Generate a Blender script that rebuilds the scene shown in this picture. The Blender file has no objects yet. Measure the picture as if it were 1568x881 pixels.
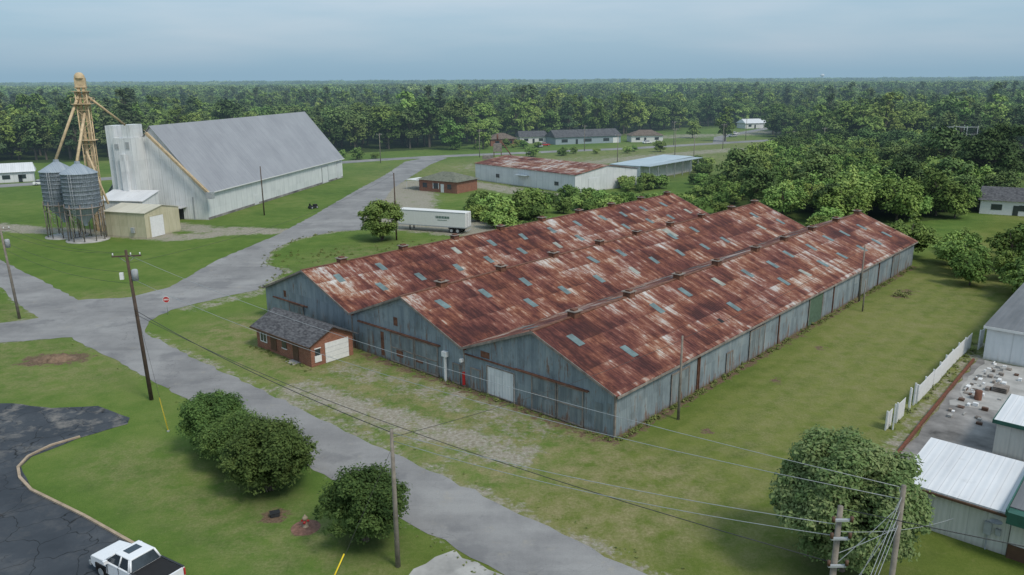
import bpy, math, numpy as np
from mathutils import Vector, Matrix
from mathutils.geometry import tessellate_polygon
rng=np.random.default_rng(7)
S=bpy.context.scene
COL=S.collection
# ------------------------------------------------------------ node helper
class NT:
    def __init__(s,name,rough=.8,spec=.25,metal=0.):
        s.m=bpy.data.materials.new(name);s.m.use_nodes=True;s.t=s.m.node_tree
        s.b=s.t.nodes['Principled BSDF'];s.set(s.b.inputs['Roughness'],rough)
        s.b.inputs['Specular IOR Level'].default_value=spec;s.b.inputs['Metallic'].default_value=metal
        s.out=s.t.nodes['Material Output']
    def set(s,i,v):
        if isinstance(v,bpy.types.NodeSocket): s.t.links.new(v,i)
        elif isinstance(v,(tuple,list)):
            n=len(i.default_value); v=tuple(v)
            if n==4 and len(v)==3: v=v+(1,)
            i.default_value=v
        else: i.default_value=v
    def n(s,ty,**p):
        q=s.t.nodes.new(ty)
        for k,v in p.items(): setattr(q,k,v)
        return q
    def obj(s): return s.n('ShaderNodeTexCoord').outputs['Object']
    def uv(s): return s.n('ShaderNodeTexCoord').outputs['UV']
    def pos(s): return s.n('ShaderNodeNewGeometry').outputs['Position']
    def rnd(s): return s.n('ShaderNodeObjectInfo').outputs['Random']
    def attr(s,a): return s.n('ShaderNodeAttribute',attribute_name=a).outputs['Fac']
    def noise(s,v,sc,det=4,ro=.55,dist=0.):
        q=s.n('ShaderNodeTexNoise');s.set(q.inputs['Vector'],v);q.inputs['Scale'].default_value=sc
        q.inputs['Detail'].default_value=det;q.inputs['Roughness'].default_value=ro;q.inputs['Distortion'].default_value=dist
        return q.outputs['Fac']
    def vor(s,v,sc,feat='DISTANCE_TO_EDGE'):
        q=s.n('ShaderNodeTexVoronoi',feature=feat);s.set(q.inputs['Vector'],v);q.inputs['Scale'].default_value=sc
        return q.outputs['Distance']
    def map(s,v,sc=(1,1,1),rot=(0,0,0),loc=(0,0,0)):
        q=s.n('ShaderNodeMapping');s.set(q.inputs['Vector'],v);q.inputs['Scale'].default_value=sc
        q.inputs['Rotation'].default_value=rot;q.inputs['Location'].default_value=loc
        return q.outputs[0]
    def math(s,op,a,b=0.,c=None):
        q=s.n('ShaderNodeMath',operation=op);s.set(q.inputs[0],a);s.set(q.inputs[1],b)
        if c is not None: s.set(q.inputs[2],c)
        return q.outputs[0]
    def mr(s,v,a,b,c=0.,d=1.):
        q=s.n('ShaderNodeMapRange');s.set(q.inputs[0],v)
        for i,x in enumerate((a,b,c,d)): q.inputs[i+1].default_value=x
        return q.outputs[0]
    def ramp(s,f,stops):
        q=s.n('ShaderNodeValToRGB');s.set(q.inputs[0],f);e=q.color_ramp.elements
        while len(e)<len(stops): e.new(.5)
        for i,(p,c) in enumerate(stops): e[i].position=p;e[i].color=(*c,1)
        return q.outputs[0]
    def mix(s,f,a,b,mode='MIX'):
        q=s.n('ShaderNodeMix',data_type='RGBA',blend_type=mode);s.set(q.inputs[0],f);s.set(q.inputs[6],a);s.set(q.inputs[7],b)
        return q.outputs[2]
    def sep(s,v):
        q=s.n('ShaderNodeSeparateXYZ');s.set(q.inputs[0],v);return q.outputs
    def comb(s,x,y,z=0.):
        q=s.n('ShaderNodeCombineXYZ')
        for i,a in enumerate((x,y,z)): s.set(q.inputs[i],a)
        return q.outputs[0]
    def white(s,v):
        q=s.n('ShaderNodeTexWhiteNoise',noise_dimensions='3D');s.set(q.inputs['Vector'],v);return q.outputs['Value']
    def bump(s,h,st=.3,d=.05):
        q=s.n('ShaderNodeBump');q.inputs['Strength'].default_value=st;q.inputs['Distance'].default_value=d
        s.set(q.inputs['Height'],h);s.t.links.new(q.outputs[0],s.b.inputs['Normal'])
    def col(s,c): s.set(s.b.inputs['Base Color'],c);return s.m
def simple(name,c,rough=.7,var=.15,sc=3.,metal=0.,spec=.3):
    a=NT(name,rough,spec,metal);f=a.noise(a.obj(),sc,5,.6)
    d=tuple(x*(1-var) for x in c);l=tuple(min(1,x*(1+var)) for x in c)
    a.bump(f,.15,.02)
    return a.col(a.ramp(f,[(.3,d),(.7,l)]))
# ------------------------------------------------------------ materials
def m_ground():
    a=NT('ground_grass',.95,.1);P=a.pos()
    big=a.noise(P,.035,5,.6);mid=a.noise(P,.35,5,.65);fine=a.noise(P,5.,4,.7);tiny=a.noise(P,18.,3,.7)
    f=a.math('ADD',a.math('MULTIPLY',big,.45),a.math('ADD',a.math('MULTIPLY',mid,.35),a.math('MULTIPLY',fine,.2)))
    g=a.ramp(f,[(.36,(.086,.124,.024)),(.47,(.128,.168,.034)),(.55,(.17,.196,.050)),(.64,(.235,.225,.09))])
    lush=a.ramp(f,[(.36,(.075,.135,.028)),(.48,(.115,.185,.038)),(.56,(.155,.212,.052)),(.66,(.21,.232,.08))])
    g=a.mix(a.attr('lush'),g,lush)
    g=a.mix(a.mr(tiny,.3,.7),a.mix(1.,g,(.66,.68,.64),'MULTIPLY'),g)
    px=a.sep(a.map(P,rot=(0,0,-math.radians(48.2))))
    w=a.math('SINE',a.math('MULTIPLY',px[1],2*math.pi/2.2))
    w=a.math('MULTIPLY',a.mr(a.math('ADD',w,a.mr(a.noise(P,.8,3),.3,.7,-1.5,1.5)),-1,1,0,.3),a.attr('mow'))
    g=a.mix(w,g,(.20,.21,.06))
    spk=a.mr(a.noise(P,1.3,6,.75),.58,.7);g=a.mix(a.math('MULTIPLY',spk,.4),g,(.23,.215,.10))
    dry=a.math('MULTIPLY',a.attr('dry'),a.mr(a.noise(P,.6,6,.75),.38,.62))
    g=a.mix(dry,g,a.ramp(fine,[(.35,(.19,.165,.075)),(.65,(.31,.27,.15))]))
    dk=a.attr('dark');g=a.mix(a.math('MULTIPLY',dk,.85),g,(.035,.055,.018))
    gr=a.attr('grav')
    gn=a.math('ADD',gr,a.mr(a.math('ADD',a.math('MULTIPLY',a.noise(P,.45,6,.7),.6),a.math('MULTIPLY',a.noise(P,2.6,5,.7),.4)),.3,.7,-.62,.5))
    gc=a.ramp(a.noise(P,3.,6,.75),[(.3,(.17,.14,.105)),(.48,(.28,.25,.20)),(.62,(.38,.355,.315)),(.75,(.46,.44,.41))])
    g=a.mix(a.mr(gn,.40,.72,0,.92),g,gc)
    so=a.math('ADD',a.attr('soil'),a.mr(a.noise(P,1.2,6,.7),.3,.7,-.5,.5))
    g=a.mix(a.mr(so,.45,.7),g,a.ramp(fine,[(.3,(.08,.055,.035)),(.7,(.20,.14,.095))]))
    a.bump(a.math('ADD',fine,tiny),.5,.07)
    return a.col(g)
def m_road():
    a=NT('old_asphalt',.92,.2);P=a.pos()
    n=a.noise(P,.14,6,.65);st=a.noise(a.map(P,(.05,.8,1),(0,0,math.radians(41.8))),1.,5,.6);f=a.noise(P,9.,4,.8)
    c=a.ramp(a.math('ADD',a.math('MULTIPLY',n,.75),a.math('MULTIPLY',st,.25)),[(.36,(.20,.197,.195)),(.5,(.262,.257,.252)),(.62,(.32,.315,.305))])
    c=a.mix(a.mr(f,.25,.75),a.mix(1.,c,(.8,.8,.8),'MULTIPLY'),c)
    q=a.n('ShaderNodeTexNoise');a.set(q.inputs['Vector'],P);q.inputs['Scale'].default_value=.7;q.inputs['Detail'].default_value=4
    v=a.n('ShaderNodeVectorMath',operation='MULTIPLY_ADD');a.set(v.inputs[0],q.outputs['Color']);v.inputs[1].default_value=(2.6,2.6,0);a.set(v.inputs[2],P)
    k=a.math('MULTIPLY',a.mr(a.vor(v.outputs[0],.45),0,.010,1,0),a.mr(a.noise(P,.12,3),.44,.56))
    c=a.mix(a.math('MULTIPLY',k,.6),c,(.08,.08,.08))
    pa=a.mr(a.noise(P,.16,5,.65),.55,.62)
    c=a.mix(a.math('MULTIPLY',pa,.42),c,(.13,.13,.135))
    sd=a.mr(a.noise(P,.5,6,.75),.58,.7);c=a.mix(a.math('MULTIPLY',sd,.4),c,(.34,.31,.25))
    a.bump(f,.2,.02);return a.col(c)
def m_lot():
    a=NT('sealed_asphalt',.8,.25);P=a.pos()
    n=a.noise(P,.25,5,.6)
    c=a.ramp(n,[(.35,(.036,.043,.052)),(.55,(.052,.06,.07)),(.72,(.085,.092,.10))])
    q=a.n('ShaderNodeTexNoise');a.set(q.inputs['Vector'],P);q.inputs['Scale'].default_value=.6
    v=a.n('ShaderNodeVectorMath',operation='MULTIPLY_ADD');a.set(v.inputs[0],q.outputs['Color']);v.inputs[1].default_value=(2.,2.,0);a.set(v.inputs[2],P)
    k=a.mr(a.vor(v.outputs[0],.38),0,.016,1,0);k2=a.math('MULTIPLY',a.mr(a.vor(v.outputs[0],1.3),0,.02,.6,0),a.mr(n,.5,.6))
    c=a.mix(a.math('MAXIMUM',k,k2),c,(.008,.009,.01))
    y=a.sep(P)[1];e=a.math('MULTIPLY',a.mr(a.noise(P,.4,5,.7),.50,.64),a.mr(y,52,62,.15,.9));c=a.mix(e,c,(.20,.185,.165))
    a.bump(n,.2,.02);return a.col(c)
def m_rust(name='rusty_roof',shift=0.,front=.05):
    a=NT(name,.8,.2);uv=a.uv();u,v,_=a.sep(uv)
    cu=a.math('FLOOR',a.math('DIVIDE',u,.72));vv=a.math('DIVIDE',v,3.05);cv=a.math('FLOOR',vv);fr=a.math('FRACT',vv)
    r1=a.white(a.comb(cu,cv,3.));r2=a.white(a.comb(a.math('FLOOR',a.math('DIVIDE',u,2.16)),cv,9.))
    n1=a.mr(a.noise(uv,.10,4,.6),.3,.7);n2=a.mr(a.noise(a.map(uv,(1.7,.3,1)),1.,5,.7),.28,.72)
    n3=a.mr(a.noise(a.map(uv,(6,1.2,1)),1.,5,.75),.3,.7);n4=a.mr(a.noise(uv,.5,5,.7),.3,.7)
    x=a.math('MULTIPLY',n1,.32)
    for q,w in ((n2,.28),(n3,.17),(n4,.20),(r1,.10),(r2,.08)): x=a.math('ADD',x,a.math('MULTIPLY',q,w))
    x=a.math('SUBTRACT',x,.092)
    x=a.math('ADD',x,a.math('MULTIPLY',a.math('SUBTRACT',fr,.5),-.09))
    x=a.math('ADD',x,a.mr(u,0,16,-front+shift,shift))
    hue=a.noise(uv,.22,4,.6)
    c1=a.ramp(x,[(.30,(.05,.019,.018)),(.40,(.10,.034,.028)),(.48,(.15,.054,.040)),(.545,(.215,.095,.068)),(.60,(.30,.20,.165)),(.66,(.40,.36,.33)),(.76,(.54,.53,.52))])
    c2=a.ramp(x,[(.30,(.06,.022,.017)),(.40,(.12,.041,.028)),(.48,(.185,.069,.041)),(.545,(.265,.125,.078)),(.60,(.34,.23,.17)),(.66,(.43,.37,.32)),(.76,(.56,.54,.51))])
    c=a.mix(a.mr(hue,.44,.60),c1,c2)
    lap=a.mr(fr,0,.03,.5,0);c=a.mix(lap,c,(.04,.02,.015))
    rb=a.mr(a.math('FRACT',a.math('DIVIDE',u,.72)),0,.1,.4,0);c=a.mix(rb,c,(.05,.022,.018))
    a.bump(a.math('SINE',a.math('MULTIPLY',u,2*math.pi/.36)),.3,.03)
    return a.col(c)
def m_galv(name='galvanised_wall',base=((.15,.185,.21),(.215,.26,.285),(.30,.34,.355)),rust=.5,per=.27,cell=.8,dirt=(.13,.10,.07),rt=.60,dk=0.):
    a=NT(name,.6,.3);o=a.obj();x,y,z=a.sep(o);h=a.math('ADD',x,y);hv=a.comb(h,z,0.)
    r=a.white(a.comb(a.math('FLOOR',a.math('DIVIDE',h,cell)),a.math('FLOOR',a.math('DIVIDE',z,2.1)),1.))
    s=a.noise(a.map(hv,(1.8,.25,1)),1.,5,.65);n=a.noise(hv,.3,4)
    f=a.math('ADD',a.math('MULTIPLY',a.mr(s,.3,.7),.45),a.math('ADD',a.math('MULTIPLY',r,.25),a.math('MULTIPLY',a.mr(n,.3,.7),.30)))
    c=a.ramp(f,[(.2,base[0]),(.5,base[1]),(.85,base[2])])
    if dk: c=a.mix(a.math('MULTIPLY',a.mr(a.noise(a.map(hv,(.9,.5,1),loc=(7,3,0)),.9,6,.7),.54,.66),dk),c,(.10,.11,.115))
    k=a.math('ADD',a.noise(a.map(hv,(1.4,.25,1)),1.3,6,.7),a.mr(z,0,1.2,.10,0))
    c=a.mix(a.math('MULTIPLY',a.mr(k,rt,rt+.1),rust),c,(.17,.085,.05))
    c=a.mix(a.mr(a.math('FRACT',a.math('DIVIDE',h,cell)),0,.07,.35,0),c,(.08,.09,.095))
    c=a.mix(a.mr(z,0,.35,.6,0),c,dirt)
    a.bump(a.math('SINE',a.math('MULTIPLY',h,2*math.pi/per)),.4,.03)
    return a.col(c)
def m_seamroof(name,c0,c1,per=.6,seam=.15,stain=(.2,.19,.18),st=.3):
    a=NT(name,.6,.3);uv=a.uv();u,v,_=a.sep(uv)
    n=a.noise(uv,.12,5,.6);s=a.noise(a.map(uv,(1.4,.15,1)),1.,5,.6)
    r=a.white(a.comb(a.math('FLOOR',a.math('DIVIDE',u,per*2)),a.math('FLOOR',a.math('DIVIDE',v,4.)),1.))
    f=a.math('ADD',a.math('MULTIPLY',a.mr(n,.3,.7),.5),a.math('ADD',a.math('MULTIPLY',a.mr(s,.3,.7),.35),a.math('MULTIPLY',r,.15)))
    c=a.ramp(f,[(.2,c0),(.8,c1)])
    c=a.mix(a.math('MULTIPLY',a.mr(a.noise(uv,.7,6,.7),.58,.72),st),c,stain)
    c=a.mix(a.mr(a.math('FRACT',a.math('DIVIDE',u,per)),0,.12,seam,0),c,(.08,.08,.09))
    a.bump(a.math('SINE',a.math('MULTIPLY',u,2*math.pi/per)),.3,.04)
    return a.col(c)
def m_brick(name='brick',k=1.):
    a=NT(name,.9,.15);x,y,z=a.sep(a.obj());h=a.math('ADD',x,y)
    q=a.n('ShaderNodeTexBrick');a.set(q.inputs['Vector'],a.comb(h,z,0.));q.inputs['Scale'].default_value=1.
    q.inputs['Brick Width'].default_value=.24;q.inputs['Row Height'].default_value=.085;q.inputs['Mortar Size'].default_value=.008
    a.set(q.inputs['Color1'],(.22*k,.075*k,.045*k));a.set(q.inputs['Color2'],(.32*k,.12*k,.07*k));a.set(q.inputs['Mortar'],(.30*k,.25*k,.2*k))
    c=a.mix(a.math('MULTIPLY',a.mr(a.noise(a.obj(),.8,5,.7),.4,.7),.45),q.outputs['Color'],(.15*k,.07*k,.05*k));return a.col(c)
def m_shingle(name,c0,c1):
    a=NT(name,.95,.1);uv=a.uv();u,v,_=a.sep(uv)
    r=a.white(a.comb(a.math('FLOOR',a.math('DIVIDE',u,.33)),a.math('FLOOR',a.math('DIVIDE',v,.16)),1.))
    f=a.math('ADD',a.math('MULTIPLY',r,.4),a.math('MULTIPLY',a.noise(uv,.6,6,.7),.8))
    c=a.ramp(f,[(.3,c0),(.8,c1)]);a.bump(a.math('FRACT',a.math('DIVIDE',v,.16)),.3,.02);return a.col(c)
def m_leaf(name,dark,mid,light,tr=.0,w=.6):
    a=NT(name,.75,.12);t=a.attr('tint');r=a.rnd()
    f=a.math('ADD',a.math('MULTIPLY',t,w),a.math('MULTIPLY',r,1-w))
    c=a.ramp(f,[(.1,dark),(.5,mid),(.92,light)])
    hs=a.n('ShaderNodeHueSaturation');a.set(hs.inputs['Color'],c);hs.inputs['Saturation'].default_value=.94
    a.set(hs.inputs['Hue'],a.mr(a.white(a.comb(r,2.,r)),0,1,.478,.510));a.set(hs.inputs['Value'],a.mr(a.white(a.comb(r,r,2.)),0,1,.68,1.36))
    a.col(hs.outputs[0])
    if tr:
        tl=a.n('ShaderNodeBsdfTranslucent');a.set(tl.inputs[0],hs.outputs[0])
        mx=a.n('ShaderNodeMixShader');mx.inputs[0].default_value=tr
        a.t.links.new(a.b.outputs[0],mx.inputs[1]);a.t.links.new(tl.outputs[0],mx.inputs[2]);a.t.links.new(mx.outputs[0],a.out.inputs[0])
    return a.m
MT={}
MT['ground']=m_ground();MT['road']=m_road();MT['lot']=m_lot()
MT['rust']=m_rust();MT['rust2']=m_rust('faded_rust_roof',.05,0.)
MT['galv']=m_galv(rust=.85,rt=.565,dk=.45);MT['galvdoor']=m_galv('weathered_door',((.12,.145,.16),(.18,.21,.22),(.27,.30,.31)),.85,.5,.6,rt=.56,dk=.4)
MT['whitewall']=m_galv('white_metal_wall',((.54,.56,.565),(.62,.64,.645),(.69,.70,.70)),.15,.5,2.4,(.36,.33,.3))
MT['whitemetal']=m_galv('old_white_siding',((.5,.52,.53),(.62,.64,.65),(.7,.71,.71)),.4,.35,1.,(.36,.33,.3))
MT['cream']=m_galv('cream_metal_wall',((.42,.39,.26),(.50,.46,.32),(.56,.52,.38)),.12,.3,2.,(.3,.26,.2))
MT['creamroof']=m_seamroof('cream_metal_roof',(.46,.44,.35),(.60,.57,.47))
MT['beige']=m_galv('beige_ribbed_wall',((.46,.46,.42),(.52,.52,.48),(.57,.57,.53)),.08,.3,1.,(.3,.28,.24))
MT['greyroof']=m_seamroof('grey_metal_roof',(.245,.252,.272),(.32,.33,.35),.9,.1,(.18,.19,.21),.35)
MT['whiteroof']=m_seamroof('white_metal_roof',(.56,.57,.58),(.70,.71,.72),.55,.35,(.35,.34,.32),.35)
MT['blueroof']=m_seamroof('pale_blue_roof',(.34,.42,.46),(.48,.56,.6),.6,.2)
MT['darkroof']=m_seamroof('dark_grey_roof',(.11,.115,.12),(.18,.185,.19),.6,.3)
MT['brick']=m_brick();MT['brickd']=m_brick('dark_brick',.6);MT['shingle']=m_shingle('shingle_roof',(.045,.045,.05),(.13,.13,.135))
MT['shingle_g']=m_shingle('green_grey_shingle',(.09,.10,.075),(.20,.205,.16));MT['shingle_b']=m_shingle('brown_shingle',(.08,.06,.05),(.2,.16,.13))
MT['siding']=simple('house_siding',(.28,.34,.37));MT['housewhite']=simple('house_white',(.65,.65,.63),var=.05)
MT['white']=simple('white_paint',(.70,.70,.69),.5,.08);MT['paintcar']=simple('car_white',(.75,.76,.77),.25,.02,spec=.5)
MT['red']=simple('red_paint',(.42,.03,.03),.4,.1);MT['dark']=simple('dark_trim',(.03,.032,.035),.5,.2);MT['black']=simple('rubber',(.018,.018,.019),.85,.1)
MT['glass']=simple('window_glass',(.03,.04,.05),.08,.2,spec=.8);MT['tan']=simple('tan_steel',(.52,.40,.25),.7,.22,1.5)
MT['wood']=simple('pole_wood',(.21,.185,.155),.95,.3,2.);MT['woodd']=simple('pole_wood_dark',(.085,.06,.045),.95,.3,2.)
MT['conc']=simple('concrete',(.34,.33,.31),.95,.3,.5);MT['concd']=simple('stained_concrete',(.20,.19,.18),.95,.75,.25)
MT['curb']=simple('tan_curb',(.36,.28,.2),.95,.25,1.5);MT['green']=simple('green_paint',(.03,.1,.075),.5,.2);MT['dgreen']=simple('faded_green_door',(.08,.13,.09),.7,.2)
MT['yellow']=simple('yellow_guard',(.75,.55,.02),.5,.05);MT['steel']=simple('grey_steel',(.33,.35,.36),.5,.15);MT['silo']=m_galv('silo_steel',((.22,.265,.31),(.28,.325,.37),(.35,.395,.43)),.1,.45,1.3)
MT['sky1']=simple('skylight_teal',(.125,.175,.175),.45,.35,1.);MT['sky2']=simple('skylight_pale',(.28,.29,.25),.5,.35,1.)
MT['rustp']=simple('rust_trim',(.15,.07,.045),.85,.45,2.);MT['wire']=simple('wire',(.05,.05,.05),.6);MT['brown']=simple('brown_door',(.10,.055,.035),.6)
MT['mulch']=simple('mulch',(.20,.11,.08),.95,.4,4.);MT['fasc']=simple('weathered_fascia',(.22,.19,.165),.9,.4,1.5);MT['dirt']=simple('bare_dirt',(.17,.115,.075),.95,.5,2.)
MT['leafA']=m_leaf('leaf_deciduous',(.065,.115,.024),(.145,.235,.045),(.27,.36,.08),w=.5)
MT['leafB']=m_leaf('leaf_dark',(.045,.082,.03),(.10,.165,.045),(.18,.25,.07),w=.5)
MT['leafC']=m_leaf('leaf_bush',(.07,.13,.028),(.15,.25,.05),(.26,.36,.085),w=.5)
MT['leafP']=m_leaf('leaf_pine',(.045,.078,.034),(.085,.135,.052),(.14,.19,.07))
MT['leafN']=m_leaf('leaf_near_bush',(.05,.095,.026),(.115,.195,.046),(.21,.29,.08),.3)
MT['leafO']=m_leaf('leaf_oak',(.055,.092,.032),(.125,.19,.06),(.23,.27,.11),.3)
MT['weed']=m_leaf('leaf_weed',(.07,.10,.02),(.12,.15,.04),(.22,.21,.08))
MT['bark']=simple('bark',(.12,.10,.08),.95,.3,3.)
# ------------------------------------------------------------ mesh helpers
def link(o,par=None):
    COL.objects.link(o)
    if par: o.parent=par
    return o
def empty(name,x=0,y=0,ang=0,z=0):
    o=bpy.data.objects.new(name,None);o.empty_display_size=.5;o.location=(x,y,z);o.rotation_euler=(0,0,ang);return link(o)
def mobj(name,v,f,mat,par=None,uv=None,smooth=False):
    me=bpy.data.meshes.new(name);me.from_pydata([tuple(map(float,q)) for q in v],[],f)
    if uv is not None:
        l=me.uv_layers.new(name='UVMap')
        for p in me.polygons:
            for li in p.loop_indices: l.data[li].uv=uv[me.loops[li].vertex_index]
    me.materials.append(MT[mat] if isinstance(mat,str) else mat)
    if smooth:
        for p in me.polygons: p.use_smooth=True
    return link(bpy.data.objects.new(name,me),par)
def boxdata(x0,x1,y0,y1,z0,z1):
    v=[(x,y,z) for z in (z0,z1) for x,y in ((x0,y0),(x1,y0),(x1,y1),(x0,y1))]
    f=[(0,3,2,1),(4,5,6,7),(0,1,5,4),(1,2,6,5),(2,3,7,6),(3,0,4,7)];return v,f
def box(par,name,x0,x1,y0,y1,z0,z1,mat,bev=0):
    v,f=boxdata(min(x0,x1),max(x0,x1),min(y0,y1),max(y0,y1),z0,z1);o=mobj(name,v,f,mat,par)
    if bev:
        b=o.modifiers.new('b','BEVEL');b.width=bev;b.segments=2
    return o
def boxes(par,name,L,mat):
    V=[];F=[]
    for q in L:
        v,f=boxdata(*q);F+=[tuple(i+len(V) for i in a) for a in f];V+=v
    return mobj(name,V,F,mat,par)
def tube(pts,rad,n=8,cap=True):
    pts=[Vector(p) for p in pts];V=[];F=[]
    for i,p in enumerate(pts):
        d=(pts[min(i+1,len(pts)-1)]-pts[max(i-1,0)]).normalized()
        a=d.orthogonal().normalized() if abs(d.z)<.95 else Vector((1,0,0))
        a=(a-d*a.dot(d)).normalized();b=d.cross(a);r=rad[i] if hasattr(rad,'__len__') else rad
        for k in range(n):
            t=2*math.pi*k/n;V.append(tuple(p+a*math.cos(t)*r+b*math.sin(t)*r))
        if i:
            for k in range(n):
                F.append(((i-1)*n+k,(i-1)*n+(k+1)%n,i*n+(k+1)%n,i*n+k))
    if cap: F.append(tuple(range((len(pts)-1)*n,len(pts)*n)));F.append(tuple(range(n))[::-1])
    return V,F
def tubes(par,name,L,mat,n=6,smooth=True):
    V=[];F=[]
    for pts,r in L:
        v,f=tube(pts,r,n);F+=[tuple(i+len(V) for i in a) for a in f];V+=v
    return mobj(name,V,F,mat,par,smooth=smooth)
def lathe(par,name,prof,mat,cx=0,cy=0,n=32,smooth=True):
    V=[];F=[]
    for r,z in prof:
        for k in range(n):
            t=2*math.pi*k/n;V.append((cx+r*math.cos(t),cy+r*math.sin(t),z))
    for i in range(len(prof)-1):
        for k in range(n): F.append((i*n+k,i*n+(k+1)%n,(i+1)*n+(k+1)%n,(i+1)*n+k))
    return mobj(name,V,F,mat,par,smooth=smooth)
def sheet(name,pts,z,mat,par=None):
    t=tessellate_polygon([[Vector((x,y,0)) for x,y in pts]])
    return mobj(name,[(x,y,z) for x,y in pts],[tuple(a) for a in t],mat,par)
def rough(pts,amp=.15,step=1.2,seed=1):
    r=np.random.default_rng(seed);o=[]
    n=len(pts)
    for i in range(n):
        a=np.array(pts[i]);b=np.array(pts[(i+1)%n]);d=b-a;L=np.linalg.norm(d);k=max(1,int(L/step))
        nn=np.array([-d[1],d[0]])/max(L,1e-6)
        for j in range(k):
            o.append(tuple(a+d*j/k+nn*r.normal()*amp*(1 if j else .3)))
    return o
def strip(name,pts,w,z0,z1,mat,par=None):
    V=[];F=[];n=len(pts)
    for i,p in enumerate(pts):
        a=np.array(pts[max(i-1,0)]);b=np.array(pts[min(i+1,n-1)]);d=(b-a)/np.linalg.norm(b-a);q=np.array([-d[1],d[0]])*w/2;p=np.array(p)
        for s,z in ((1,z0),(1,z1),(-1,z1),(-1,z0)): V.append((*(p+q*s),z))
        if i:
            for k in range(3): F.append(((i-1)*4+k,(i-1)*4+k+1,i*4+k+1,i*4+k))
    F+=[(0,1,2,3),tuple((n-1)*4+k for k in (3,2,1,0))]
    return mobj(name,V,F,mat,par)
def quadmesh(name,V,F,mats,mi,tint):
    me=bpy.data.meshes.new(name);nf=len(F);me.vertices.add(len(V));me.vertices.foreach_set('co',V.astype(np.float32).ravel())
    me.loops.add(nf*4);me.loops.foreach_set('vertex_index',F.astype(np.int32).ravel())
    me.polygons.add(nf);me.polygons.foreach_set('loop_start',np.arange(0,nf*4,4,dtype=np.int32))
    me.polygons.foreach_set('material_index',mi.astype(np.int32))
    for m in mats: me.materials.append(MT[m])
    a=me.attributes.new('tint','FLOAT','FACE');a.data.foreach_set('value',tint.astype(np.float32))
    me.update(calc_edges=True);return me
def leaves(lumps,per,size,r,zs=.85):
    lumps=np.array(lumps);w=lumps[:,3]**2;w=w/w.sum();n=per
    idx=r.choice(len(lumps),n,p=w);L=lumps[idx]
    d=r.normal(size=(n,3));d/=np.linalg.norm(d,axis=1)[:,None];d[:,2]=np.where(d[:,2]<-.3,-d[:,2],d[:,2])
    rr=r.random(n)**.4*(1+.16*r.normal(size=n))
    c=L[:,:3]+d*(L[:,3]*rr)[:,None]*np.array([1,1,zs])
    nn=d*.8+r.normal(size=(n,3))*.45+np.array([0,0,.55]);nn/=np.linalg.norm(nn,axis=1)[:,None]
    t=np.cross(nn,r.normal(size=(n,3)));t/=np.linalg.norm(t,axis=1)[:,None];b=np.cross(nn,t)
    s=(size*(.6+.8*r.random(n)))[:,None]
    V=np.stack([c-t*s,c-b*s*.55,c+t*s,c+b*s*.55],1).reshape(-1,3)
    F=np.arange(n*4).reshape(n,4);lt=r.random(len(lumps))
    return V,F,np.clip(.5*r.random(n)+.5*lt[idx],0,1)
def tree_mesh(name,h,R,nl,ls,leaf,seed,base=.2,nlump=16,lr=.38,pine=False,trunk=None,multi=1,pear=False,stray=0):
    r=np.random.default_rng(seed);lumps=[];zc=h*(base+1)/2;hz=h*(1-base)/2
    while len(lumps)<nlump:
        q=r.uniform(-1,1,3)
        if pine:
            k=(q[2]+1)/2;w=(1-k*.7);q[0]*=w;q[1]*=w;l=R*lr*(1.1-.5*k)
            if abs(q[0])>w or math.hypot(q[0],q[1])>w: continue
        else:
            if np.linalg.norm(q)>1 or np.linalg.norm(q)<.45: continue
            l=R*lr*r.uniform(.65,1.3)
            if pear: w=1.08-.22*(q[2]+1)/2;q[0]*=w;q[1]*=w
        lumps.append((q[0]*(R-l*.6),q[1]*(R-l*.6),zc+q[2]*(hz-l*.6),l))
    for _ in range(stray):
        q=r.normal(size=3);q/=np.linalg.norm(q);q[2]=abs(q[2])*.9-.2;l=R*r.uniform(.05,.11)
        lumps.append((q[0]*R*.98,q[1]*R*.98,zc+q[2]*hz*.98,l))
    V,F,T=leaves(lumps,nl,ls,r)
    tv=[];tf=[];tr=trunk or h*.022
    def add(p,rd,n=6):
        v,f=tube(p,rd,n,False);o=len(tv);tv.extend(v);tf.extend([tuple(i+o for i in a) for a in f])
    if multi==1: add([(0,0,-.2),(r.normal()*.1,r.normal()*.1,h*.35),(r.normal()*.2,r.normal()*.2,h*.8)],[tr*1.2,tr*.8,tr*.25],8)
    for k,l in enumerate(lumps):
        if multi>1:
            if k<multi*2: add([(r.normal()*.12,r.normal()*.12,-.1),(l[0]*.4,l[1]*.4,l[2]*.5),(l[0],l[1],l[2])],[tr*.6,tr*.4,tr*.12],5)
        else:
            z0=min(l[2]*.6,h*.7);add([(0,0,z0),(l[0]*.5,l[1]*.5,(z0+l[2])/2+.1),(l[0],l[1],l[2])],[tr*.45,tr*.3,tr*.1],5)
    tv=np.array(tv);tf=np.array(tf)
    VV=np.vstack([tv,V]);FF=np.vstack([tf,F+len(tv)])
    return quadmesh(name,VV,FF,['bark',leaf],np.r_[np.zeros(len(tf)),np.ones(len(F))],np.r_[np.zeros(len(tf))+.5,T])
def put(name,me,x,y,rz=0,s=1,par=None,z=0):
    o=bpy.data.objects.new(name,me);o.location=(x,y,z);o.rotation_euler=(0,0,rz);o.scale=(s,s,s) if not hasattr(s,'__len__') else s;return link(o,par)
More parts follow.
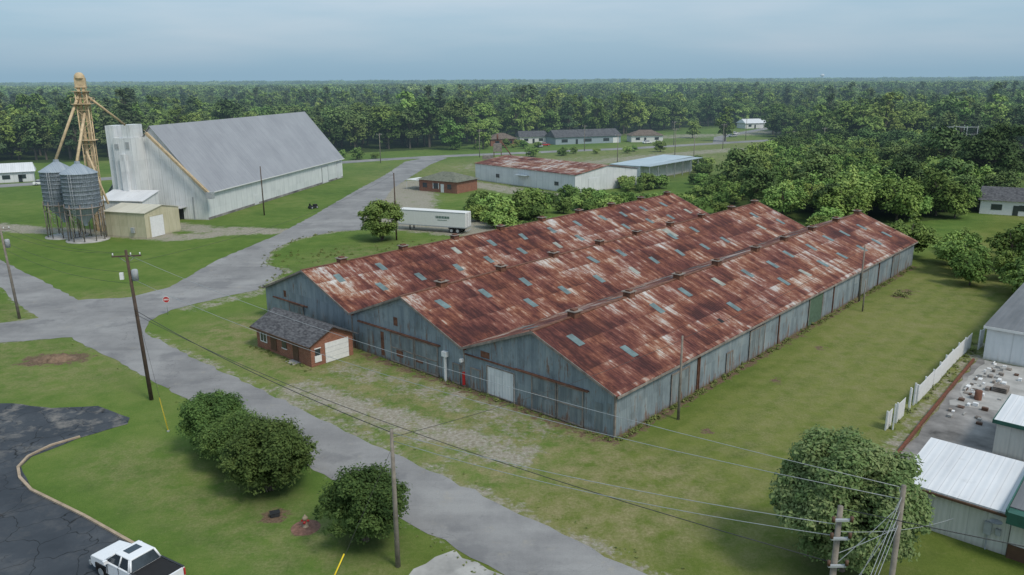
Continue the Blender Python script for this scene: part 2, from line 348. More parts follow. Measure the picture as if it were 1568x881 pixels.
def scatter(name,proto,P,sc,r):
    n=len(P)
    if n==0: return
    a=r.random(n)*2*math.pi;h=sc/2
    V=np.zeros((n,4,3))
    for k in range(4):
        t=a+k*math.pi/2+math.pi/4;V[:,k,0]=P[:,0]+h*math.sqrt(2)*np.cos(t);V[:,k,1]=P[:,1]+h*math.sqrt(2)*np.sin(t)
    me=bpy.data.meshes.new(name);me.from_pydata(V.reshape(-1,3).tolist(),[],np.arange(n*4).reshape(n,4).tolist())
    o=link(bpy.data.objects.new(name,me));o.instance_type='FACES';o.use_instance_faces_scale=True;o.instance_faces_scale=1
    o.show_instancer_for_render=False;o.show_instancer_for_viewport=False
    c=bpy.data.objects.new(proto.name,proto);link(c,o)
    return o
# ------------------------------------------------------------ ground
def axis(lo,hi,st,far_lo,far_hi):
    c=list(np.arange(lo,hi+.01,st));k=st;x=lo
    L=[]
    while x>far_lo: k*=1.25;x-=k;L.append(x)
    k=st;x=hi;Rr=[]
    while x<far_hi: k*=1.25;x+=k;Rr.append(x)
    return np.array(L[::-1]+c+Rr)
xs=axis(-125,95,.7,-9000,9000);ys=axis(24,330,.8,-400,9500)
GX,GY=np.meshgrid(xs,ys);P2=np.stack([GX.ravel(),GY.ravel()],1)
def pd(line,rad,soft):
    d=np.full(len(P2),1e9)
    for a,b in zip(line[:-1],line[1:]):
        a=np.array(a);b=np.array(b);ab=b-a;t=np.clip(((P2-a)@ab)/max(ab@ab,1e-9),0,1);d=np.minimum(d,np.linalg.norm(P2-a-t[:,None]*ab,axis=1))
    return np.clip((rad+soft-d)/soft,0,1)
def inpoly(poly):
    x,y=P2.T;c=np.zeros(len(P2),bool);n=len(poly)
    for i in range(n):
        x0,y0=poly[i];x1,y1=poly[(i+1)%n]
        if y0==y1: continue
        c^=((y0>y)!=(y1>y))&(x<(x1-x0)*(y-y0)/(y1-y0)+x0)
    return c.astype(float)
Ax,Ay=8.2,58.1;E1=np.array([.667,.745]);E2=np.array([-.745,.667])
def wl(t,s): return (Ax+E1[0]*t+E2[0]*s,Ay+E1[1]*t+E2[1]*s)
mainR=[(27.7,22.1),(9.1,38.8),(3.1,44.4),(-2.1,49.1),(-9.4,55.8),(-17.3,62.9),(-24.4,69.5),(-33.2,77.5),(-42.5,86.5)]
mainL=[(-50.2,85.0),(-35.2,71.6),(-25.9,63.3),(-15.6,53.9),(-8.2,47.1),(-3.5,42.8),(-.6,40.1),(18,23.4)]
edgeN=[(-44.2,91.1),(-43.5,95.9),(-39.7,101.1),(-35.5,105.5),(-34.5,117),(-39.3,121.5),(-41.2,131.4),(-39.9,141.1),(-34.5,149.3),(-29.2,151.2),(-33.2,177.2),(-31.1,192.4),(-32.2,210.5),(-30.5,240.3),(-28,275),(-24,299)]
edgeU=[(-30.9,304.3),(-38.3,284.7),(-39.1,244.1),(-41.5,204.5),(-43,168.6),(-44.6,145),(-48.1,124.1),(-48.5,107.4),(-51.6,102.3),(-57.9,100.8),(-69.9,112.5),(-84.2,126),(-99.3,138.6),(-140,172)]
edgeL=[(-144,167),(-99,131),(-86.9,120.5),(-72.9,108),(-64.3,98.4),(-58.5,92.8),(-62,90.7),(-67.7,92.1),(-140,100),(-140,92),(-75,83.5),(-61,82.2),(-57.3,83.3),(-53.5,84.3)]
net=mainR+edgeN+edgeU+edgeL+mainL
grav=np.zeros(len(P2));mx=lambda a,b:np.maximum(a,b)
grav=mx(grav,.78*pd([(-20,69),(-13,64),(-6,59),(0,55.5)],.8,4.))
grav=mx(grav,.58*pd([wl(-5,30),wl(-3,18),wl(-3,6)],1.,4))
grav=mx(grav,.62*pd([(x+.2,y+.25) for x,y in mainR[1:]],.3,1.1))
grav=mx(grav,.48*pd(mainL[:6],.1,.8))
grav=mx(grav,.85*pd([(-112,160),(-95,153),(-80,150),(-62,144),(-52,150),(-46,150)],2.,3.5))
grav=mx(grav,.8*pd([(-70,158),(-60,152),(-50,151)],2,4))
grav=mx(grav,.9*pd([(-30,215),(-27,185),(-25,162),(-6,152)],7,6))
grav=mx(grav,.8*pd([(-28,225),(-14,224),(8,198)],3,5))
grav=mx(grav,.7*pd([(15,262),(40,290),(95,330)],4,8))
grav=mx(grav,.75*pd([(70,400),(120,420),(180,470)],8,12))
grav=mx(grav,.5*pd([(-5,265),(60,300)],12,20))
grav=mx(grav,.6*pd([wl(9,-17.5),wl(46,-17)],.5,1.5))
grav=mx(grav,.64*pd(edgeN[3:10],.4,1.8));grav=mx(grav,.54*pd(edgeL[:6]+edgeL[6:],.2,1.2))
grav=mx(grav,.6*pd([(-41,97),(-36,103),(-34,108)],1,2.5))
soil=.85*pd([wl(0,-.4),wl(80,-.4)],.1,1.)
soil=mx(soil,.95*pd([(-49.5,77.5),(-46.5,78)],.8,2.4));soil=mx(soil,.9*pd([(-15.9,46.7)]*2,.5,1.));soil=mx(soil,.9*pd([(-13.5,45.2)]*2,.5,.8))
soil=mx(soil,.7*pd([wl(60,-4),wl(64,-4)],.5,1.5));soil=mx(soil,.72*pd([wl(-.6,0),wl(-.6,31)],.3,1.3))
for a_,b_ in ((20.5,-4.5),(33,-4.2),(6,-5)): soil=mx(soil,.72*pd([wl(a_,b_)]*2,.3,1.2))
dry=.85*pd([wl(-4,47),wl(-6,20),wl(-7,-5)],5,6);dry=mx(dry,.5*pd([(-20,125),(0,130)],8,10))
dry=mx(dry,.4*pd([(15,45),wl(40,-9),wl(80,-8)],5,6));dry=mx(dry,.7*pd([(0,250),(60,300),(110,350)],25,30));dry=mx(dry,.5*pd([(-70,80),(-45,75)],5,6))
dry=mx(dry,.45*pd([(-30,55),(-10,41)],2,3));dry=mx(dry,.5*pd([(-66,92),(-50,102)],4,6))
mow=inpoly([wl(-2,-2),wl(84,-2),wl(84,-16),wl(20,-16),wl(-12,-16)])
lush=1-np.clip((P2[:,0]*.745-P2[:,1]*.667+36)/6,0,1)
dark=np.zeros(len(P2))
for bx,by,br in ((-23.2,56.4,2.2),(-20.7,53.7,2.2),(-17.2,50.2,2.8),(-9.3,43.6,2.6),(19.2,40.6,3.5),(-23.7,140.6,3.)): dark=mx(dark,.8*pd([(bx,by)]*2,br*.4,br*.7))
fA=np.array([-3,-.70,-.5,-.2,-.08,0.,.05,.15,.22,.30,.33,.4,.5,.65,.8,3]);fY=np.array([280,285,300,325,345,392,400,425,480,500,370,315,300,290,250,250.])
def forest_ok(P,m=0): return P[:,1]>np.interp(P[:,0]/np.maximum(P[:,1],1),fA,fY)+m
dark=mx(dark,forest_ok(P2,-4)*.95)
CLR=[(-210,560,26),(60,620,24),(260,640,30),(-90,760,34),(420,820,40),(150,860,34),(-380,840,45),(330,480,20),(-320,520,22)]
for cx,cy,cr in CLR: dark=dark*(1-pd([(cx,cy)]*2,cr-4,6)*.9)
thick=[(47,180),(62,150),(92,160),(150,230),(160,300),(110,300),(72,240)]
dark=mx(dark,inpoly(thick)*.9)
nx,ny=len(xs),len(ys);i=np.arange(nx*ny).reshape(ny,nx)
F=np.stack([i[:-1,:-1],i[:-1,1:],i[1:,1:],i[1:,:-1]],-1).reshape(-1,4)
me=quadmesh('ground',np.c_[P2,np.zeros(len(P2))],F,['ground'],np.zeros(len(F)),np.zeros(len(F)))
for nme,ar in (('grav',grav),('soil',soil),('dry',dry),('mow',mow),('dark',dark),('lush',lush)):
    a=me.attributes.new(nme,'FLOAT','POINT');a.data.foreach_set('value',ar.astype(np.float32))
link(bpy.data.objects.new('ground',me))
mr_=np.random.default_rng(2);V=[];Fm=[]
for i_ in range(15):
    for j_ in range(11):
        u=(i_/14-.5)*2;v_=(j_/10-.5)*2;q=max(0,1-u*u-v_*v_);V.append((u*2.4,v_*1.3,-.05+.55*q**1.3*(1+mr_.normal()*.18)))
for i_ in range(14):
    for j_ in range(10): k=i_*11+j_;Fm.append((k,k+11,k+12,k+1))
dm=mobj('dirt_mound',V,Fm,'dirt',smooth=True);dm.location=(-48,77.8,0)
# ------------------------------------------------------------ roads
sheet('road',rough(net,.12,1.1,3),.02,'road')
far=[(-330,120),(-145,222),(-90,262),(-50,292),(-25,306),(50,336),(120,376),(230,430)]
strip('highway',far,8,-.05,.03,'road')
strip('side_road',[(95,362),(105,400),(150,470),(190,560)],6,-.05,.026,'road')
lotp=[(-70,67.5),(-48.8,66.1),(-45.3,66),(-41.1,64.9),(-37.2,65.3),(-33.1,62.7),(-32.7,61.4),(-35.4,58.7),(-37.3,55.5),(-37.2,53.9),(-34.3,50.4),(-28.7,46.9),(-23,43),(-19.8,40.3),(-16.5,37),(-12,30),(-12,15),(-80,15),(-90,66)]
sheet('parking_lot',rough(lotp,.05,1.,5),.025,'lot')
strip('curb',[(-35.4,58.9),(-36.9,57.4),(-37.6,55.5),(-37.3,53.7),(-36.2,52.1),(-34.3,50.3),(-28.7,46.8),(-23,42.9),(-19.8,40.2),(-16.5,36.9),(-12,30)],.2,0,.14,'curb')
sheet('concrete_apron',rough([(-6.,40.8),(-4.8,42.),(-3.6,42.7),(-.7,40.1),(3,36.6),(-1,32),(-6,34)],.15,.8,8),.012,'conc')
# ------------------------------------------------------------ building kit
def roof_slab(par,name,x0,x1,ya,za,yb,zb,mat,th=.1,uo=0.):
    L=math.hypot(yb-ya,zb-za);V=[(x0,ya,za),(x1,ya,za),(x1,yb,zb),(x0,yb,zb)];V+=[(a,b,c-th) for a,b,c in V]
    uv=[(x0+uo,0),(x1+uo,0),(x1+uo,L),(x0+uo,L)]*2
    f=[(0,1,2,3),(7,6,5,4),(0,4,5,1),(1,5,6,2),(2,6,7,3),(3,7,4,0)]
    return mobj(name,V,f,mat,par,uv=uv)
def gable(par,L,W,hw,hr,wall,roof,oh=.3,y0=0,x0=0,tag='',uo=0.):
    x1=x0+L;y1=y0+W;ym=(y0+y1)/2
    V=[(x,y,z) for x in (x0,x1) for y,z in ((y0,0),(y1,0),(y1,hw),(ym,hr),(y0,hw))]
    mobj('walls'+tag,V,[(0,4,3,2,1),(5,6,7,8,9),(0,5,9,4),(1,2,7,6)],wall,par)
    k=(hr-hw)/(W/2);up=.05
    roof_slab(par,'roof_a'+tag,x0-oh,x1+oh,ym,hr+up+.1,y0-oh,hw-k*oh+up+.1,roof,uo=uo)
    roof_slab(par,'roof_b'+tag,x0-oh,x1+oh,ym,hr+up+.1,y1+oh,hw-k*oh+up+.1,roof,uo=uo+37.7)
def flatbldg(par,x0,x1,y0,y1,ha,hb,wall,roof,oh=.25,tag=''):
    V=[(x0,y0,0),(x1,y0,0),(x1,y1,0),(x0,y1,0),(x0,y0,ha),(x1,y0,hb),(x1,y1,hb),(x0,y1,ha)]
    mobj('walls'+tag,V,[(0,1,5,4),(1,2,6,5),(2,3,7,6),(3,0,4,7)],wall,par)
    V=[(x0-oh,y0-oh,ha+.12),(x1+oh,y0-oh,hb+.12),(x1+oh,y1+oh,hb+.12),(x0-oh,y1+oh,ha+.12)];V+=[(a,b,c-.11) for a,b,c in V]
    L=x1-x0;uv=[(y0,0),(y0,L),(y1,L),(y1,0)]*2
    mobj('roof'+tag,V,[(0,1,2,3),(7,6,5,4),(0,4,5,1),(1,5,6,2),(2,6,7,3),(3,7,4,0)],roof,par,uv=uv)
# ------------------------------------------------------------ rusty warehouse
TH=math.atan2(.745,.667)
wh=empty('corrugated_warehouse',Ax,Ay,TH);LW=80.5;HW=3.85;HR=7.25;Wd=17.1
for k in range(3):
    gable(wh,LW,Wd,HW,HR,'galv','rust',.35,y0=k*Wd,tag='_bay_%d'%k,uo=k*91.3)
    ym=(k+.5)*Wd;r=np.random.default_rng(50+k)
    box(wh,'ridge_cap_%d'%k,-.36,LW+.36,ym-.18,ym+.18,HR+.11,HR+.19,'rustp')
    vb=[];vc=[];vw=[]
    for t in np.arange(5.5,LW,9.2):
        t+=r.normal()*.3
        vb.append((t-.45,t+.45,ym-.4,ym+.4,HR-.05,HR+.6));vc.append((t-.62,t+.62,ym-.55,ym+.55,HR+.6,HR+.66));vw.append((t-.3,t+.3,ym-.25,ym+.25,HR+.66,HR+.8))
    boxes(wh,'ridge_vents_%d'%k,vb,'rustp');boxes(wh,'vent_caps_%d'%k,vc,'fasc');boxes(wh,'vent_tops_%d'%k,vw,'rustp')
    for side in (-1,1):
        V={0:[],1:[]};Fc={0:[],1:[]}
        for row,(f0,off) in enumerate(((.30,0),(.68,3.1))):
            for t in np.arange(3+off,LW-2,6.4):
                if r.random()<.12: continue
                t2=t+r.normal()*.3;f=f0+r.normal()*.02;w=.42;hl=.085;m=0 if r.random()<.75 else 1
                pts=[];sk_=r.normal()*.05
                for du,dv in ((-w,-hl),(w,-hl),(w,hl),(-w,hl)):
                    q=f+dv;y=ym+side*q*(Wd/2);z=HR+.15-(HR-HW)*q+.035;pts.append((t2+du+sk_*(dv>0)*2,y,z))
                b=len(V[m]);V[m]+=pts+[(a,bb,c-.06) for a,bb,c in pts]
                fs=[(0,1,2,3),(0,4,5,1),(1,5,6,2),(2,6,7,3),(3,7,4,0)]
                if side<0: fs=[g[::-1] for g in fs]
                Fc[m]+=[tuple(b+i for i in g) for g in fs]
        for m in (0,1):
            if V[m]: mobj('skylights_%d_%s_%d'%(k,'ab'[side>0],m),V[m],Fc[m],('sky1','sky2')[m],wh)
for k in range(3):
    for xx in (-.40,LW+.36):
        for sd in (-1,1):
            ym=(k+.5)*Wd;ye=ym+sd*Wd/2
            V=[(xx,ym,HR+.16),(xx+.05,ym,HR+.16),(xx+.05,ye,HW+.16),(xx,ye,HW+.16),(xx,ym,HR-.08),(xx+.05,ym,HR-.08),(xx+.05,ye,HW-.08),(xx,ye,HW-.08)]
            mobj('rake_board_%d%s%s'%(k,'fb'[xx>0],'lr'[sd>0]),V,[(0,1,2,3),(7,6,5,4),(0,4,5,1),(1,5,6,2),(2,6,7,3),(3,7,4,0)],'fasc',wh)
boxes(wh,'corner_posts',[(-.04,.12,-.04,.12,0,HW),(-.05,.08,Wd-.08,Wd+.08,0,HW),(-.05,.08,2*Wd-.08,2*Wd+.08,0,HW)],'fasc')
def fdoor(s0,s1,z0,z1,mat,name,fr=True,d=.08,brace=True):
    box(wh,name,-d-.03,-.02,s0,s1,z0,z1,mat)
    if fr:
        e=d+.035
        L=[(-e-.04,-e,s0,s1,z1-.12,z1),(-e-.04,-e,s0,s1,z0+.02,z0+.14),(-e-.04,-e,s0,s0+.1,z0+.14,z1-.12),(-e-.04,-e,s1-.1,s1,z0+.14,z1-.12)]
        if brace: L.append((-e-.035,-e,s0+.1,s1-.1,(z0+z1)/2-.05,(z0+z1)/2+.05))
        boxes(wh,name+'_frame',L,'fasc')
fdoor(3.1,5.85,.06,3.3,'galvdoor','sliding_door_1');fdoor(5.95,8.7,.06,3.3,'galvdoor','sliding_door_2')
fdoor(10.7,14.1,.05,2.95,'whitemetal','white_rollup_door',True,.06,False)
fdoor(20.6,24.,.06,3.2,'galvdoor','sliding_door_3');fdoor(24.1,27.7,.06,3.2,'galvdoor','sliding_door_4')
fdoor(43.3,46.2,.06,2.9,'galvdoor','sliding_door_5');fdoor(14.9,16.2,.05,2.2,'galvdoor','walk_door',True,.05,False)
fdoor(17.6,18.6,.05,2.1,'galvdoor','walk_door_2',True,.05,False)
boxes(wh,'door_rails',[(-.26,-.0,2.6,10.6,3.34,3.46),(-.26,0,20.3,33.,3.28,3.4),(-.22,0,42.5,49.5,3.,3.1),(-.2,0,10.2,16.9,3.3,3.38)],'rustp')
boxes(wh,'rust_sheets',[(-.03,-.005,13.8,14.9,3.5,4.1),(-.03,-.005,26.6,27.2,4.,4.9),(-.14,-.115,22.8,23.8,.9,1.2),(-.14,-.115,25.8,26.8,.8,1.5),(-.03,-.005,28.9,29.4,.3,2.9),(-.03,-.005,46.8,47.3,3.4,4.2),(-.14,-.115,43.6,44.4,.4,.9)],'rustp')
boxes(wh,'pale_patches',[(-.14,-.115,6.4,8.1,.5,1.4),(-.03,-.006,1.2,2.0,.2,2.7),(-.03,-.006,30.6,31.6,.6,2.7),(-.03,-.006,.35,.8,1.6,2.9)],'galvdoor')
boxes(wh,'drain_box',[(-.4,-.02,19.2,19.8,2.5,3.0),(-.3,-.1,19.4,19.6,0,2.5),(-.4,-.02,17.1,17.35,2.5,2.8)],'white')
boxes(wh,'red_box',[(-.25,-.02,17.,17.15,.2,1.5)],'red')
def sdoor(a,b,z0,z1,mat,name):
    box(wh,name,a,b,-.09,-.02,z0,z1,mat);boxes(wh,name+'_frame',[(a-.08,b+.08,-.13,-.095,z1-.1,z1+.05),(a-.08,a+.04,-.125,-.095,z0,z1-.1),(b-.04,b+.08,-.125,-.095,z0,z1-.1)],'fasc')
sdoor(39.4,43.4,.05,3.5,'dgreen','green_door');sdoor(24.,27.4,.05,3.2,'galvdoor','side_door_1');sdoor(8.6,11.6,.05,3.,'galvdoor','side_door_2')
sdoor(56.5,59.5,.05,3.2,'galvdoor','side_door_3');sdoor(70,73.,.05,3.2,'galvdoor','side_door_4');sdoor(19.,20.2,.05,2.2,'galvdoor','side_walk_door')
boxes(wh,'downspouts',[(t,t+.1,-.14,-.02,.05,3.7) for t in (13.2,13.5,31.,47.,64.)],'rustp')
boxes(wh,'eave_board',[(-.3,LW+.3,-.44,-.38,HW-.24,HW-.04)],'fasc')
def roofquad(t0,t1,k,side,q0,q1,mat,name,up=.03):
    ym=(k+.5)*Wd;pts=[(t,ym+side*q*(Wd/2),HR+.15-(HR-HW)*q+up) for t,q in ((t0,q0),(t1,q0),(t1,q1),(t0,q1))]
    f=[(0,1,2,3)] if side>0 else [(3,2,1,0)]
    mobj(name,pts,f,mat,wh,uv=[(t0+5,0),(t1+5,0),(t1+5,2),(t0+5,2)])
roofquad(20.6,21.2,0,-1,.76,.83,'black','roof_hole');roofquad(48,49.4,1,-1,.05,.30,'sky2','pale_sheet')
# ------------------------------------------------------------ brick office
of=empty('brick_office',*wl(-6.6,32.4),TH)
OL=5.2;OW=10.2;ho=2.45;hro=3.7
V=[(0,0,0),(OL,0,0),(OL,OW,0),(0,OW,0),(0,0,ho),(OL,0,ho),(OL,OW,ho),(0,OW,ho),(OL/2,0,hro),(OL/2,OW,hro)]
mobj('walls',V,[(0,1,5,8,4),(1,2,6,5),(2,3,7,9,6),(3,0,4,7)],'brick',of)
k=(hro-ho)/(OL/2);o=.5
def oslab(name,sx):
    xe=OL/2+sx*(OL/2+o);ze=ho-k*o+.13;y0,y1=-.4,OW+.4;L=math.hypot(OL/2+o,hro-ho)
    V=[(OL/2,y0,hro+.13),(OL/2,y1,hro+.13),(xe,y1,ze),(xe,y0,ze)];V+=[(a,b,c-.1) for a,b,c in V]
    mobj(name,V,[(0,1,2,3),(7,6,5,4),(0,4,5,1),(1,5,6,2),(2,6,7,3),(3,7,4,0)],'shingle',of,uv=[(y0,0),(y1,0),(y1,L),(y0,L)]*2)
oslab('roof_front',-1);oslab('roof_back',1)
boxes(of,'garage_door',[(1.7,4.6,-.07,-.01,.05,2.15)],'white');boxes(of,'garage_door_lines',[(1.7,4.6,-.08,-.071,z,z+.02) for z in (.55,1.08,1.6)],'steel')
boxes(of,'windows',[(-.05,-.01,8.2,9.3,.9,1.95),(-.05,-.01,4.4,5.2,1.,1.9),(.5,1.1,-.05,-.01,1.1,1.8)],'glass')
boxes(of,'window_frames',[(-.08,-.01,a,b,c,d) for a,b,c,d in ((8.1,9.4,.8,.89),(8.1,9.4,1.96,2.05),(8.1,8.19,.9,1.95),(9.31,9.4,.9,1.95),(8.72,8.78,.9,1.95),(4.3,5.3,.9,.99),(4.3,5.3,1.91,2.)) ]+[(.4,1.2,-.08,-.01,.4,1.09),(.4,1.2,-.08,-.01,1.81,1.9)],'white')
boxes(of,'front_door',[(-.06,-.01,2.2,3.2,.1,2.1),(-.05,-.01,6.3,7.4,.3,2.)],'brown');boxes(of,'step',[(-.9,-.01,2.,3.4,0,.1)],'conc')
boxes(of,'fascia',[(-.56,-.51,-.4,OW+.4,ho-.3,ho-.1)],'brown')
# ------------------------------------------------------------ big white storage building
ww=empty('white_storage_warehouse',-63.8,163.5,math.radians(80.2))
gable(ww,75.5,22.,6.1,19.3,'whitewall','greyroof',.5)
boxes(ww,'doors',[(60,64,-.12,-.02,.1,4.6),(71,74,-.12,-.02,.1,4.6),(20,22.,-.12,-.02,.1,2.4)],'whitemetal')
boxes(ww,'door_frames',[(59.8,64.2,-.16,-.125,4.6,4.8),(70.8,74.2,-.16,-.125,4.6,4.8),(-.12,-.02,3.,3.3,0,4.8),(59.8,60,-.16,-.02,.1,4.6),(64,64.2,-.16,-.02,.1,4.6)],'steel')
boxes(ww,'gutter',[(-.4,76,-.66,-.52,5.5,5.68)],'housewhite');boxes(ww,'base_stain',[(0,75.4,-.06,-.01,0,.5)],'concd')
boxes(ww,'small_door',[(-.08,-.02,5.6,7.,.0,2.4)],'dark');boxes(ww,'awning',[(-2.4,-.02,4.8,7.8,2.6,2.75)],'whiteroof')
boxes(ww,'head_house',[(-4.5,-.05,12.7,16.9,0,17.2),(-3.6,-.06,16.92,18.8,0,19.6),(-4.0,0,12.9,14.9,17.22,19.8)],'whitewall')
boxes(ww,'head_duct',[(-5.3,-4.52,14.,15.2,2,14.)],'whitemetal');boxes(ww,'vents',[(-4.62,-4.51,13.2,13.9,15.,16.4),(-4.62,-4.51,15.6,16.4,15.,16.)],'steel')
flatbldg(ww,-10,-4.6,8.,18.,5.2,6.6,'whitewall','whiteroof',tag='_annex')
tubes(ww,'gable_conveyor',[([(-1.,11.5,18.),(-1.2,4.,10.9),(-1.3,-1.6,5.6)],.36)],'tan',4,False)
boxes(ww,'conveyor_head',[(-1.8,-.6,-2.2,-1.,4.7,6.1)],'steel')
tubes(ww,'conveyor_rail',[([(-1.6,11.5,18.7),(-1.8,4.,11.7),(-1.8,-1.6,6.4)],.05)],'tan',4)
# ------------------------------------------------------------ silos + elevator
for cx,cy in ((-78.3,142.5),(-84.2,146.2)):
    si=empty('grain_silo',cx,cy)
    lathe(si,'bin',[(3.02,6.2),(3.02,12.3)],'silo',n=40)
    lathe(si,'rings',[p for z in np.arange(6.3,12.4,.76) for p in ((3.02,z-.03),(3.06,z-.02),(3.06,z+.02),(3.02,z+.03))],'silo',n=40)
    lathe(si,'roof',[(3.15,12.25),(3.15,12.35),(.5,14.),(.45,14.4),(0.01,14.45)],'silo',n=24,smooth=False)
    lathe(si,'hopper',[(3.02,6.2),(.4,3.2),(.35,2.7)],'silo',n=24)
    L=[]
    for k in range(10):
        t=2*math.pi*k/10;x,y=3.12*math.cos(t),3.12*math.sin(t)
        L.append(([(x,y,0),(x,y,6.9)],.1));t2=t+2*math.pi/10;x2,y2=3.12*math.cos(t2),3.12*math.sin(t2)
        L.append(([(x,y,5.),(x2,y2,5.)],.07));L.append(([(x,y,6.2),(x2,y2,6.2)],.14))
        if k%2: L.append(([(x,y,5.),(x2,y2,.6)],.05))
    tubes(si,'legs',L,'fasc',5)
    tubes(si,'ladder',[([(.2,-3.3,3),(.2,-3.3,12.4)],.04),([(-.2,-3.3,3),(-.2,-3.3,12.4)],.04)]+[([(-.2,-3.3,z),(.2,-3.3,z)],.03) for z in np.arange(3,12.4,.5)],'steel',4)
    lathe(si,'pad',[(3.7,.0),(3.7,.15),(.01,.15)],'conc',n=20)
el=empty('grain_elevator_tower',-80.5,151.5,.3)
L=[];hwid=.95;H=26.5
for sx,sy in ((-1,-1),(1,-1),(1,1),(-1,1)): L.append(([(sx*hwid,sy*hwid,0),(sx*hwid,sy*hwid,H)],.11))
z=0;fl=0
while z<H-1:
    z2=z+2.1
    for a,b in (((-1,-1),(1,-1)),((1,-1),(1,1)),((1,1),(-1,1)),((-1,1),(-1,-1))):
        p=(a[0]*hwid,a[1]*hwid);q=(b[0]*hwid,b[1]*hwid)
        L.append(([(*p,z2),(*q,z2)],.06));L.append(([(*(p if fl else q),z),(*(q if fl else p),z2)],.05))
    z=z2;fl=1-fl
tubes(el,'lattice',L,'tan',5)
boxes(el,'leg_casing',[(-.6,-.15,-.3,.3,0,28),(.2,.65,-.3,.3,0,28)],'tan')
boxes(el,'head',[(-.9,.95,-.5,.5,27.2,29.),(-1.4,1.4,-1.4,1.4,26.5,26.6)],'tan')
lathe(el,'head_hood',[(.9,28.9),(.9,29.4),(.5,29.9),(.01,30.)],'tan',n=14)
boxes(el,'platforms',[(-1.7,1.7,-1.7,1.7,24.2,24.3),(-1.5,1.5,-1.5,1.5,17.5,17.6)],'tan')
tubes(el,'handrails',[([(a*1.7,b*1.7,24.3),(a*1.7,b*1.7,25.4)],.04) for a in (-1,0,1) for b in (-1,1)]+[([(-1.7,b*1.7,25.4),(1.7,b*1.7,25.4)],.04) for b in (-1,1)]+[([(b*1.7,-1.7,25.4),(b*1.7,1.7,25.4)],.04) for b in (-1,1)],'tan',4)
def lw(x,y,z):
    m=Matrix.Rotation(-.3,3,'Z')@Vector((x+80.5,y-151.5,z));return tuple(m)
tubes(el,'spouts',[([lw(-80.8,151,26.),lw(-84.2,146.2,14.4)],.26),([lw(-80.2,151,22.5),lw(-78.3,142.5,14.4)],.26),([lw(-80,151.6,26),lw(-76.5,158.5,20)],.22),([lw(-80.3,150,15.5),lw(-76,147,6.)],.2)],'tan',8)
sh=empty('cream_metal_shed',-67.7,143.1,math.atan2(2.8,-8.5))
gable(sh,9.2,9.,4.7,5.6,'cream','creamroof',.2,y0=-9.)
boxes(sh,'roller_door',[(-.08,-.02,-4.6,-1.2,.05,3.9)],'white');boxes(sh,'door_trim',[(-.1,-.02,-4.8,-4.62,.0,4.1),(-.1,-.02,-1.18,-1.,0,4.1),(-.1,-.02,-4.62,-1.18,3.92,4.1)],'cream')
boxes(sh,'utility_box',[(2.5,3.2,.05,.4,1.,2.)],'steel')
# ------------------------------------------------------------ mid distance buildings
def hippy(name,x,y,ang,L,W,hw,hr,wall,roof,oh=.6,hip=True):
    e=empty(name,x,y,ang);V,f=boxdata(0,L,0,W,0,hw);mobj('walls',V,f[2:],wall,e)
    i=W/2 if hip else 0.
    V=[(-oh,-oh,hw),(L+oh,-oh,hw),(L+oh,W+oh,hw),(-oh,W+oh,hw),(i,W/2,hr),(L-i,W/2,hr)]
    uv=[(a,b) for a,b,_ in V];mobj('roof',V,[(0,1,5,4),(1,2,5),(2,3,4,5),(3,0,4),(3,2,1,0)],roof,e,uv=uv);return e
b2=hippy('brick_ranch_house',-24.4,207.6,math.atan2(-6.7,10.4),12.4,9.,3.,4.9,'brick','shingle_g')
boxes(b2,'windows',[(1.2,2.6,-.06,-.01,1,2.2),(4.8,6.4,-.06,-.01,.9,2.3),(9.3,10.6,-.06,-.01,1,2.2)],'glass');boxes(b2,'white_trim',[(4.6,4.79,-.08,-.01,.8,2.4),(6.41,6.6,-.08,-.01,.8,2.4),(7.2,8.2,-.08,-.01,.05,2.2)],'white')
boxes(b2,'carport',[(-5,-.7,.5,6,2.5,2.62),(-4.9,-4.8,.6,.7,0,2.5),(-4.9,-4.8,5.8,5.9,0,2.5),(-4.9,-.8,5.9,5.95,0,1.5)],'housewhite')
m2=empty('rust_roof_metal_building',16.2,199.7,math.atan2(.758,-.652))
gable(m2,41.,24.,4.7,6.3,'whitewall','rust2',.3,y0=-24.)
boxes(m2,'doors',[(18,21,.02,.12,.1,3.),(-.12,-.02,-9,-5,.1,3.5)],'whitemetal');boxes(m2,'awning',[(17.5,22,.02,1.6,3.1,3.2)],'blueroof')
boxes(m2,'windows',[(30,31.5,.02,.08,1.5,2.5),(6,7.5,.02,.08,1.5,2.5)],'glass')
cn=empty('open_sided_canopy_shed',21.5,206.,math.atan2(.772,.636))
flatbldg(cn,0,16,0,11,4.,4.3,'whitewall','blueroof',tag='_front')
flatbldg(cn,24,56,0,10,4.2,4.6,'whitemetal','blueroof',tag='_back')
boxes(cn,'posts',[(x,x+.2,-3.,-2.8,0,4.3) for x in range(24,57,5)],'steel');boxes(cn,'canopy',[(23.5,56.5,-3.3,-.3,4.3,4.45)],'blueroof')
hA=hippy('blue_grey_house',20,358,math.atan2(12,32),33,11,3.2,6.2,'siding','shingle',hip=False)
boxes(hA,'openings',[(3,6,-.06,-.01,.9,2.3),(10,11.1,-.06,-.01,0,2.2),(14,18,-.06,-.01,.9,2.3),(24,27,-.06,-.01,.9,2.3)],'glass');boxes(hA,'garage',[(29,32,-.06,-.01,0,2.4)],'white')
def house(nm,x,y,a,L,wall,roof,hip=False,W=9):
    h=hippy(nm,x,y,a,L,W,3.,5.4,wall,roof,hip=hip);boxes(h,'openings',[(2,4,-.06,-.01,1,2.2),(6,7,-.06,-.01,0,2.1),(L-4,L-2,-.06,-.01,1,2.2)],'glass')
